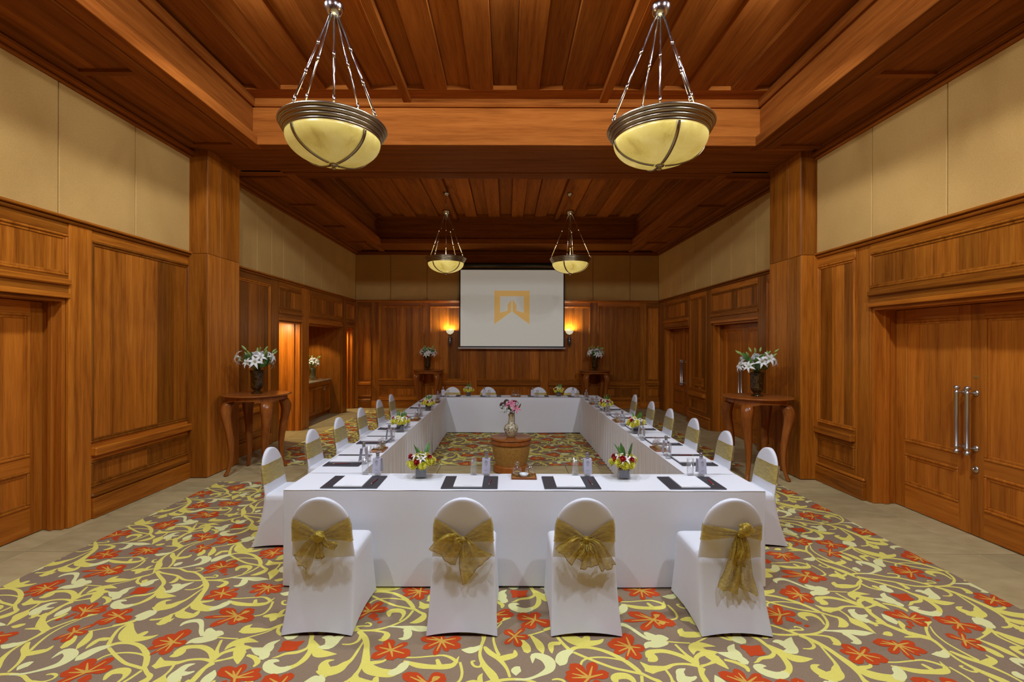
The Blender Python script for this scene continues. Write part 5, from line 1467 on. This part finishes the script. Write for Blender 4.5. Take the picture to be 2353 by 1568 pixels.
for k in range(3):
    a, b = ye[k] + .003, ye[k + 1] - (.003 if k < 2 else .016)
    cloth_table('conference_table', TX0, TXI0, a, b, 'white clothed table on the niche side, ' + POSN[k], 'side tables of the ring', {'r': .010, 'f': -1, 'b': -1}, 10 + k)
    cloth_table('conference_table', TXI1, TX1, a, b, 'white clothed table on the double door side, ' + POSN[k], 'side tables of the ring', {'l': .010, 'f': -1, 'b': -1}, 20 + k)

# ---------------------------------------------------------------- covered chairs with gold sashes
BW = .194
def back_hw(z):
    zc = .655; top = .862
    if z <= zc: return BW + .0145 * min(1, max(0, (zc - z) / .20)) ** 1.4
    return BW * math.sqrt(max(0, 1 - ((z - zc) / (top - zc)) ** 2))
def back_y(z):           # rear surface of the cover
    if z >= .45: return -.200 - (z - .45) * .16
    return -.200 - .10 * ((.45 - z) / .45) ** 1.7
def chair_cover():
    m = MB()
    NZ = 12
    # skirt rings
    def ring(t):
        z = .455 * t
        q = (1 - t)
        w = .2085 + .0195 * q ** 1.3; yf = .225 + .045 * q ** 1.2; yr = back_y(z) + .0005
        pts = []
        n = 16
        rc = .010 + .020 * t; ym = (yf + yr) / 2; hh = (yf - yr) / 2
        def edge(p, q_, bow):
            for k in range(n):
                s = .5 - .5 * math.cos(PI * k / n)
                x = p[0] + (q_[0] - p[0]) * s; y = p[1] + (q_[1] - p[1]) * s
                b = math.sin(PI * s)
                nx, ny = bow
                d = -.010 * b * q
                zz_ = z + (.020 * b ** .8 if t == 0 else .020 * b * max(0, 1 - t * 3))
                x += nx * d; y += ny * d
                ox, oy = abs(x) - (w - rc), abs(y - ym) - (hh - rc)
                if ox > 0 and oy > 0:
                    l = math.hypot(ox, oy)
                    x = math.copysign(w - rc + ox / l * rc, x); y = ym + math.copysign(hh - rc + oy / l * rc, y - ym)
                pts.append((x, y, zz_))
        edge((-w, yr), (w, yr), (0, -1)); edge((w, yr), (w, yf), (1, 0)); edge((w, yf), (-w, yf), (0, 1)); edge((-w, yf), (-w, yr), (-1, 0))
        return pts
    rings = [ring(k / NZ) for k in range(NZ + 1)]
    # rounded seat: inset rings
    last = rings[-1]
    for (ins, dz) in ((.010, .014), (.028, .023), (.06, .028)):
        rings.append([(x * (1 - ins / .21), (y - .012) * (1 - ins / .21) + .012, .455 + dz) for (x, y, z) in last])
    n = len(last); vs = [p for r in rings for p in r]; fs = []
    for i in range(len(rings) - 1):
        for k in range(n):
            k2 = (k + 1) % n
            fs.append((i * n + k, i * n + k2, (i + 1) * n + k2, (i + 1) * n + k))
    fs.append(tuple((len(rings) - 1) * n + k for k in range(n)))
    m.add(vs, fs, 0, True)
    # back: a closed cushion-like shell
    zs = [.36 + (.655 - .36) * k / 8 for k in range(9)] + [.655 + .207 * math.sin(PI / 2 * k / 10) for k in range(1, 11)]
    ns = 28
    vs = []; fs = []
    for z in zs:
        hw = max(back_hw(z), .002); th = .021
        yc = back_y(z) + th + max(0, .452 - z) ** 1.2 * .45
        for j in range(ns):
            a = 2 * PI * j / ns
            ex = abs(math.cos(a)) ** .55 * math.copysign(1, math.cos(a)); ey = abs(math.sin(a)) ** .8 * math.copysign(1, math.sin(a))
            vs.append((hw * ex, yc + th * ey * min(1, .25 + hw / .05), z))
    for i in range(len(zs) - 1):
        for j in range(ns):
            j2 = (j + 1) % ns
            fs.append((i * ns + j, i * ns + j2, (i + 1) * ns + j2, (i + 1) * ns + j))
    fs += [tuple(range(ns)), tuple((len(zs) - 1) * ns + j for j in range(ns))]
    m.add(vs, fs, 0, True)
    return m

def tail(m, knot, end, w0, w1, bulge, seed, loop=False, skew=0.0, mat=0):
    r = random.Random(seed); f = [r.uniform(0, 6) for _ in range(4)]
    K = Vector(knot); E = Vector(end)
    d = E - K; side = Vector((d.z, 0, -d.x)).normalized()
    if side.x < 0: side = -side
    def fn(u, v):
        w = w0 + (w1 - w0) * (v ** .75)
        s = (u - .5)
        p = K.lerp(E, v) + side * (s * w)
        p.z += skew * s * v
        if loop: p.z += .055 * math.sin(PI * v)
        fold = .013 * math.sin(u * 11 + f[0] + v * 1.5) * (.35 + .75 * v) + .008 * math.sin(u * 23 + f[1] + 3 * v) + .004 * math.sin(v * 19 + u * 7 + f[2])
        p.y = min(back_y(p.z) - .004, 0) - .010 - bulge * math.sin(PI * min(1, v * .9)) + fold * .9 - .006
        p.y = min(p.y, back_y(max(.02, p.z)) - .006)
        p.x += .006 * math.sin(v * 7 + f[2]); p.z += .006 * math.sin(u * 6 + f[3]) * v
        return tuple(p)
    m.grid(fn, 26, 20, mat, True)
    for uu in (0, 1): m.tube([fn(uu, k / 16) for k in range(17)], .0022, 4)
    m.tube([fn(k / 16, 1) for k in range(17)], .0026, 4)

def sash_parts(chair, variant, z0=.575, z1=.740, kz=.607, kx=0.0):
    """front and side band, two gathered halves behind, knot and tails"""
    sash = MB()
    def hwz(z): return back_hw(z) + .004
    th = .021
    def front(u, v):
        z = z0 + (z1 - z0) * v
        a = PI * u                      # from right edge over the front to the left edge
        hw = hwz(z); yc = back_y(z) + th
        ex = abs(math.cos(a)) ** .55 * math.copysign(1, math.cos(a)); ey = abs(math.sin(a)) ** .8
        return (hw * ex, yc + (th + .004) * ey + .0015 * math.sin(v * 22), z + .002 * math.sin(u * 30))
    sash.grid(front, 28, 8, 0, True)
    for sg in (-1, 1):
        def half(u, v, sg=sg):
            t = u
            lo = z0 + (kz - .020 - z0) * t ** 1.15; hi = z1 + (kz + .022 - z1) * t ** 1.15
            z = lo + (hi - lo) * v
            xe = sg * hwz(z0 + (z1 - z0) * v)
            x = xe * (1 - t) + (kx + sg * .012) * t
            fold = (.002 + .010 * t) * math.sin(v * 20 + 2.2 * t + sg) * min(1, t * 3)
            y0_ = back_y(z) + (th - .002 if t < .02 else 0)
            y = y0_ - .004 - .026 * t ** 2 + fold * .6
            return (x, y, z)
        sash.grid(half, 14, 12, 0, True)
    # hems
    for zz_ in (z0, z1):
        sash.tube([front(k / 28, (zz_ - z0) / (z1 - z0)) for k in range(29)], .0022, 4)
    so = sash.build('sash', organza(), chair, recalc=False)
    L0 = so.location.copy()
    kp = (kx, back_y(kz) - .034, kz)
    knots = {0: (.044, .030, .038), 1: (.022, .018, .020), 2: (.026, .022, .026), 3: (.020, .018, .020)}
    tails = {0: [((-.130, 0, kz - .195), .05, .115, .03, False, -.04), ((.005, 0, kz - .150), .05, .055, .035, False, 0), ((.100, 0, kz - .072), .045, .055, .03, False, .02)],
             1: [((-.128, 0, kz - .125), .03, .235, .035, True, .05), ((.088, 0, kz - .205), .03, .205, .03, False, .11), ((-.065, 0, kz - .050), .03, .120, .06, True, 0)],
             2: [((-.135, 0, kz - .115), .03, .165, .05, True, .02), ((-.050, 0, kz - .125), .03, .085, .065, False, 0), ((.040, 0, kz - .185), .03, .150, .03, False, 0), ((.150, 0, kz - .195), .03, .120, .045, True, -.03), ((.03, 0, kz - .10), .03, .06, .06, False, 0)],
             3: [((-.070, 0, kz - .37), .05, .120, .03, False, -.02), ((.045, 0, kz - .37), .05, .140, .025, False, -.06), ((.0, 0, kz - .21), .05, .075, .05, False, 0)],
             4: [((-.05, 0, kz - .20), .03, .10, .03, False, .02), ((.06, 0, kz - .17), .03, .10, .03, False, -.02)]}
    rx, ry, rz_ = knots.get(variant, (.024, .02, .024))
    m = MB()
    vs = []
    def kfn(u, v):
        a = 2 * PI * u; b = PI * (v - .5)
        w = 1 + .13 * math.sin(3 * a + 9 * v) + .10 * math.sin(17 * v + 2 * a)
        return (kp[0] + rx * w * math.cos(b) * math.cos(a), kp[1] + ry * w * math.cos(b) * math.sin(a), kp[2] + rz_ * math.sin(b))
    m.grid(kfn, 28, 22, 0, True, True)
    if variant == 3:
        def k2(u, v):
            a = 2 * PI * u; b = PI * (v - .5); w = 1 + .15 * math.sin(5 * a + 9 * v) + .13 * math.sin(14 * v - 3 * a)
            return (kp[0] + .030 + .044 * w * math.cos(b) * math.cos(a), kp[1] - .006 + .028 * w * math.cos(b) * math.sin(a), kp[2] + .036 + .046 * math.sin(b))
        m.grid(k2, 28, 22, 0, True, True)
    ko = m.build('knot', organza(), so, recalc=True); ko.location -= L0
    for i, (e, w0, w1, bl, lp, sk) in enumerate(tails.get(variant, tails[4])):
        m = MB(); tail(m, kp, (kp[0] + e[0], 0, e[2]), w0, w1, bl, variant * 7 + i, lp, sk)
        to = m.build('tail', organza(), so, recalc=False); to.location -= L0
    return so
COVER_ME = None
def chair(x, y, rz, variant, label, group, **kw):
    global COVER_ME
    c = empty('banquet_chair', (x, y, 0), rz, label, 'chair', group)
    if COVER_ME is None: COVER_ME = chair_cover().mesh('chair_cover', [SPANDEX])
    inst('chair_cover', COVER_ME, c, (0, 0, .0085))
    sash_parts(c, variant, **kw)
    return c
NX = [-1.205, -.280, .515, 1.475]
G1 = 'white chairs with their backs to the windows'
chair(NX[0], 3.285, 0, 0, 'white covered chair with a thick knot and one broad drooping gold tail', G1, kz=.625)
chair(NX[1], 3.285, 0, 1, 'white covered chair with a two-winged gold bow hanging open', G1)
chair(NX[2], 3.285, 0, 2, 'white covered chair with a full fan-shaped gold bow', G1)
chair(NX[3], 3.285, 0, 3, 'white covered chair with two long crinkled gold tails and a round knot', G1, z0=.590, z1=.700, kz=.645, kx=.035)
LY = [4.50, 5.45, 6.32, 7.28, 8.32, 9.20]
RY = [4.55, 5.42, 6.34, 7.28, 8.20, 9.28]
proto = None
for k, yy in enumerate(LY):
    lab = 'white chair with flat gold sash, %s from the front table, niche side' % ORD[k]
    if proto is None: proto = chair(-2.02, yy, -PI / 2, 4, lab, 'chairs along the niche side')
    else:
        c = copy_tree(proto); c.location = (-2.02, yy, 0); c.rotation_euler = (0, 0, -PI / 2 + R_.uniform(-.03, .03)); c['label'] = lab
for k, yy in enumerate(RY):
    c = copy_tree(proto); c.location = (2.30, yy, 0); c.rotation_euler = (0, 0, PI / 2 + R_.uniform(-.03, .03))
    tag(c, 'white chair with flat gold sash, %s from the front table, double door side' % ORD[k], 'chair', 'chairs along the double door side')
FX = [-1.24, -.42, .74, 1.50]
for k, xx in enumerate(FX):
    c = copy_tree(proto); c.location = (xx, 10.58, 0); c.rotation_euler = (0, 0, PI)
    tag(c, 'white covered chair under the screen, %s from the niche side' % ORD[k], 'chair', 'chairs under the screen')

# ---------------------------------------------------------------- table settings
def pad_mesh():
    m = MB(); m.box(-.22, .22, -.165, .165, 0, .006, .002)
    return m.mesh('desk_pad', [LEATHER])
def stitched(m): pass
PAD = pad_mesh()
def notepad(parent_name='notepad'):
    m = MB()
    for k in range(3): m.box(-.112, .112, -.152 + .001 * k, .152 - .001 * k, .0005 + .0028 * k, .0030 + .0028 * k, 0)
    return m.mesh('notepad_sheets', [PAPER])
NOTE = notepad()
NOTELINE = MB().box(-.032, .032, -.133, -.128, .0088, .0091).mesh('notepad_print', [PALEINK])
RED = plain('pencil_red', (.42, .035, .035), .35); TIP = plain('pencil_wood', (.62, .45, .26), .7); BLK = plain('pencil_dark', (.03, .03, .03), .4)
def pencil_mesh(body):
    m = MB(); m.tube([(0, -.062, .0045), (0, .066, .0045)], .0045, 6, 0, False); m.tube([(0, -.062, .0045), (0, -.080, .0042)], [.0042, .0008], 6, 1, False); m.tube([(0, .066, .0045), (0, .074, .0045)], .0046, 6, 2, False)
    return m.mesh('pencil', [body, TIP, BLK])
PEN_R, PEN_D = pencil_mesh(RED), pencil_mesh(plain('pencil_maroon', (.20, .022, .02), .35))
def tumbler_mesh():
    m = MB(); m.lathe([(.026, 0), (.028, .002), (.030, .15), (.0285, .15), (.0268, .018), (.001, .016)], 24)
    return m.mesh('tumbler', [glass()])
TUM = tumbler_mesh()
TUMB = MB().lathe([(.001, .001), (.0262, .001), (.0265, .013), (.001, .014)], 20).mesh('tumbler_base', [glass('thick_glass', (.90, .91, .92), .5, .14)])
BOT = MB().lathe([(.026, 0), (.0295, .004), (.0295, .112), (.027, .128), (.016, .152), (.0125, .168), (.0125, .186), (.001, .187)], 24).mesh('bottle_glass', [glass('bottle_glass', (.965, .975, .98), .45, .06)])
BOTB = MB().lathe([(.001, .002), (.027, .002), (.028, .012), (.020, .016), (.001, .012)], 20).mesh('bottle_base', [glass('thick_glass', (.90, .91, .92), .5, .14)])
CAPM = MB().lathe([(.0145, .176), (.0150, .178), (.0150, .198), (.013, .201), (.001, .201)], 20).lathe([(.0135, .160), (.0140, .166), (.0140, .172), (.0132, .176)], 20, cap=False).mesh('bottle_cap', [plain('cap_metal', (.42, .44, .48), .3, .9)])
def tag_mesh():
    m = MB()
    for sg in (-1, 1):
        m.add([(-.034, sg * .020, .150), (.034, sg * .020, .150), (.034, sg * .036, .030), (-.034, sg * .036, .030)], [(0, 1, 2, 3)], 0)
        m.add([(-.034, sg * .0205, .1505), (.034, sg * .0205, .1505), (.034, sg * .0368, .030), (-.034, sg * .0368, .030)], [(0, 1, 2, 3)], 0)
    for (a, b) in ((-.034, -.015), (.015, .034)): m.box(a, b, -.020, .020, .1500, .1508)
    m.box(-.015, .015, -.020, -.015, .1500, .1508); m.box(-.015, .015, .015, .020, .1500, .1508)
    return m.mesh('bottle_tag', [TAG])
def tag_print():
    m = MB()
    def bar(x0, x1, t0, t1):
        f = lambda t: (-.0212 - (.0368 - .0212) * t - .0006, .150 - .120 * t)
        (ya, za), (yb, zb) = f(t0), f(t1)
        m.add([(x0, ya, za), (x1, ya, za), (x1, yb, zb), (x0, yb, zb)], [(0, 1, 2, 3)])
    bar(-.002, .002, .10, .135); bar(-.004, .004, .135, .15)
    for k in range(5): bar(-.0145 + k * .0062, -.0110 + k * .0062, .19, .225)
    for k in range(5): bar(-.0125 + k * .0052, -.0085 + k * .0052, .765, .795)
    return m.mesh('tag_print', [GREYINK])
TAGM, TAGP = tag_mesh(), tag_print()

def place(name, loc, rz, label, cat, group, parts):
    e = empty(name, loc, rz, label, cat, group)
    for n, me, l, r in parts: inst(n, me, e, l, (0, 0, r))
    return e
Z0 = TZ + .0022
def setting(cx, cy, ang, where, dark, gx=.02, bx=.13, back=.19):
    """place setting in the sitter's frame: x to the sitter's right, y away from the sitter"""
    c, s = math.cos(ang), math.sin(ang)
    def w(x, y): return (cx + x * c - y * s, cy + x * s + y * c)
    p = w(0, 0); o = tag(inst('desk_pad', PAD, None, (p[0], p[1], Z0), (0, 0, ang)), 'black leather desk pad ' + where, 'desk pad', 'desk pads')
    p = w(-.012, .004); n = place('notepad', (p[0], p[1], Z0 + .0062), ang, 'white notepad ' + where, 'notepad', 'notepads', [('notepad_sheets', NOTE, (0, 0, 0), 0), ('notepad_print', NOTELINE, (0, 0, 0), 0)])
    p = w(.160, -.01); o = tag(inst('pencil', PEN_D if dark else PEN_R, None, (p[0], p[1], Z0 + .0064), (0, 0, ang + R_.uniform(-.2, .15))), ('dark red' if dark else 'bright red') + ' pencil ' + where, 'pencil', 'pencils')
    p = w(gx, back + .015); place('tumbler', (p[0], p[1], Z0), 0, 'clear straight tumbler ' + where, 'glass', 'tumblers', [('glass_wall', TUM, (0, 0, 0), 0), ('thick_base', TUMB, (0, 0, 0), 0)])
    p = w(bx, back); rz = ang + R_.uniform(-.12, .12)
    place('water_bottle', (p[0], p[1], Z0), rz, 'grey-tagged water bottle ' + where, 'bottle', 'water bottles',
          [('bottle_body', BOT, (0, 0, 0), 0), ('bottle_base', BOTB, (0, 0, 0), 0), ('bottle_cap', CAPM, (0, 0, 0), 0), ('bottle_tag', TAGM, (0, 0, 0), 0), ('tag_print', TAGP, (0, 0, 0), 0)])
nn = ['before the chair with the drooping sash tail', 'before the chair with the two-winged bow', 'before the chair with the fan-shaped bow', 'before the chair with the long crinkled tails']
off = [(.02, .13), (.01, .12), (.07, .17), (.08, .165)]
for k, xx in enumerate((-1.22, -.287, .517, 1.487)): setting(xx, 3.795, 0, nn[k], k < 3, off[k][0], off[k][1])
for k, yy in enumerate(LY): setting(TX0 + .195, yy, -PI / 2, 'at the %s niche side seat' % ORD[k], True, .04, .13, .185)
for k, yy in enumerate(RY): setting(TX1 - .195, yy, PI / 2, 'at the %s double door side seat' % ORD[k], True, .06, .17, .185)
for k, xx in enumerate((-1.20, -.335, .68, 1.53)): setting(xx, TF1 - .195, PI, 'at the %s seat under the screen' % ORD[k], True, .03, .13, .185)

# trays with two lidded jars and a white bowl
TRAY = MB()
TRAY.box(-.105, .105, -.070, .070, 0, .006, .001, 0)
for (a, b, c, d) in ((-.105, .105, -.070, -.062), (-.105, .105, .062, .070), (-.105, -.097, -.062, .062), (.097, .105, -.062, .062)): TRAY.box(a, b, c, d, .006, .016, .002, 0)
TRAY.box(-.097, .097, -.062, .062, .006, .0072, 0, 1)
TRAY = TRAY.mesh('serving_tray', [furn('x'), rattan()])
JAR = MB().lathe([(.034, 0), (.037, .004), (.037, .052), (.030, .062), (.028, .066), (.0265, .066), (.034, .05), (.034, .006), (.001, .004)], 22).mesh('jar_glass', [glass()])
LID = MB().lathe([(.032, .064), (.034, .070), (.026, .080), (.010, .086), (.009, .090), (.019, .097), (.021, .106), (.014, .116), (.001, .118)], 20).mesh('jar_lid', [glass('lid_glass', (.93, .94, .95), .55, .14)])
def cookies():
    m = MB()
    for k in range(4): m.lathe([(.001, 0), (.024, .0), (.026, .004), (.022, .008), (.001, .009)], 14, (.002 * (k % 2) - .002, .002 * (k % 3) - .002, .005 + .009 * k))
    return m.mesh('biscuits', [plain('biscuit', (.52, .36, .14), .8)])
def sweets():
    m = MB(); r = random.Random(3)
    for k in range(14):
        a = r.uniform(0, 2 * PI); q = .021 * math.sqrt(r.random()); z = .008 + .028 * r.random()
        m.box(q * math.cos(a) - .007, q * math.cos(a) + .007, q * math.sin(a) - .006, q * math.sin(a) + .006, z, z + .008, .002, k % 2)
    return m.mesh('sweets', [plain('sweet_orange', (.72, .34, .04), .5), plain('sweet_cream', (.70, .62, .36), .5)])
CK, SWT = cookies(), sweets()
BOWL = MB().lathe([(.018, 0), (.022, .002), (.036, .018), (.043, .036), (.040, .036), (.033, .020), (.018, .006), (.001, .005)], 24).mesh('white_bowl', [PORCELAIN])
def tray(x, y, ang, where):
    c, s = math.cos(ang), math.sin(ang)
    w = lambda a, b: (x + a * c - b * s, y + a * s + b * c)
    tag(inst('serving_tray', TRAY, None, (x, y, Z0), (0, 0, ang)), 'small wooden tray ' + where, 'tray', 'serving trays')
    for sx, cont, nm, ds in ((-.055, CK, 'biscuits', 'biscuits'), (.048, SWT, 'sweets', 'orange sweets')):
        p = w(sx, .022)
        place('candy_jar', (p[0], p[1], Z0 + .0074), ang, 'lidded jar of %s, tray %s' % (ds, where), 'jar', 'jars on trays', [('jar_glass', JAR, (0, 0, 0), 0), ('jar_lid', LID, (0, 0, 0), 0), (nm, cont, (0, 0, 0), 0)])
    p = w(.0, -.026); tag(inst('white_bowl', BOWL, None, (p[0], p[1], Z0 + .0074), (0, 0, ang), .9), 'small white bowl, tray ' + where, 'bowl', 'bowls on trays')
tray(.148, 3.95, 0, 'at the middle of the front table')
for k, yy in enumerate((4.93, 6.88, 8.92)): tray(-1.335, yy, -PI / 2, '%s from the front table along the niche side' % ORD[k])
for k, yy in enumerate((5.00, 6.81, 8.78)): tray(1.625, yy, PI / 2, '%s from the front table along the double door side' % ORD[k])
tray(.195, 9.98, PI, 'at the middle of the table under the screen')

# cube vases of chrysanthemums, roses and lilies
def posy(x, y, seed, ang, where, tall=1.0):
    r = random.Random(seed)
    v = empty('cube_vase', (x, y, Z0), ang, 'dark-lined square vase ' + where, 'vase', 'cube vases')
    m = MB()
    m.box(-.05, .05, -.05, .05, 0, .008, .001)
    for (a, b, c, d) in ((-.05, .05, -.05, -.046), (-.05, .05, .046, .05), (-.05, -.046, -.046, .046), (.046, .05, -.046, .046)): m.box(a, b, c, d, .008, .105, .001)
    m.build('glass_cube', glass('clear_glass'), v)
    MB().box(-.042, .042, -.042, .042, .009, .088, .003).build('dark_liner', plain('liner', (.050, .040, .045), .4, 0, 0, 30, .5, .5), v)
    f = empty('posy', (x, y, Z0 + .089), ang, 'yellow and red posy in the vase ' + where, 'flowers', 'posies in cube vases')
    MB().lathe([(.001, .0), (.040, .0), (.046, .02), (.03, .05), (.001, .06)], 12).build('foliage_core', LEAF, f)
    for k in range(8):
        a = 2 * PI * k / 8 + r.uniform(-.25, .25)
        inst('chrysanthemum', FM['mum'], f, (.080 * math.cos(a), .080 * math.sin(a), .036 + r.uniform(-.014, .018)), aim((math.cos(a), math.sin(a), .6), 0), r.uniform(1.0, 1.25))
    for k in range(3):
        a = 2 * PI * k / 3 + r.uniform(-.4, .4)
        inst('chrysanthemum', FM['mum'], f, (.040 * math.cos(a), .040 * math.sin(a), .084), aim((math.cos(a) * .7, math.sin(a) * .7, 1), 0), r.uniform(.85, 1.05))
    for k in range(6):
        a = 2 * PI * k / 6 + .35 + r.uniform(-.25, .25)
        inst('rose', FM['rose'], f, (.078 * math.cos(a), .078 * math.sin(a), .066 + r.uniform(-.03, .02)), aim((math.cos(a), math.sin(a), .4), 0), r.uniform(.68, .85))
    for k in range(3):
        a = (-2.6, -.5, -1.5)[k] + r.uniform(-.25, .25); q = (.045, .05, .055)[k]
        inst('striped_lily', FM['lilys'], f, (q * math.cos(a), q * math.sin(a), .085 - .01 * k), aim((math.cos(a) * .45, math.sin(a) * .45, 1), r.random() * 6), r.uniform(.62, .78))
    for k in range(7):
        a = r.uniform(0, 2 * PI); key = 'blade' if k % 2 else 'broad'
        inst('blade_leaf' if k % 2 else 'broad_leaf', FM[key], f, (.02 * math.cos(a) + .01, .02 * math.sin(a), .045), aim((math.cos(a) * .28, math.sin(a) * .28 + .1, 1), r.uniform(0, 6)), r.uniform(.80, 1.0) * tall)
    for k in range(6):
        a = 2 * PI * k / 6 + r.uniform(-.2, .2)
        inst('leaf', FM['leaf'], f, (.04 * math.cos(a), .04 * math.sin(a), .018), aim((math.cos(a), math.sin(a), .15), 0), .5)
posy(-.713, 3.945, 1, .08, 'on the front table, nearer the niche wall'); posy(.985, 3.94, 2, -.10, 'on the front table, nearer the double doors', 1.1)
posy(-1.345, 5.97, 3, .1, 'on the niche side table, nearest the front'); posy(-1.31, 7.86, 4, .2, 'on the niche side table, nearer the screen')
posy(1.63, 5.90, 5, 0, 'on the double door side table, nearest the front'); posy(1.655, 7.80, 6, .1, 'on the double door side table, nearer the screen')
posy(-.81, 10.05, 7, 0, 'under the screen, nearer the niche wall'); posy(1.115, 10.05, 8, 0, 'under the screen, nearer the double doors')
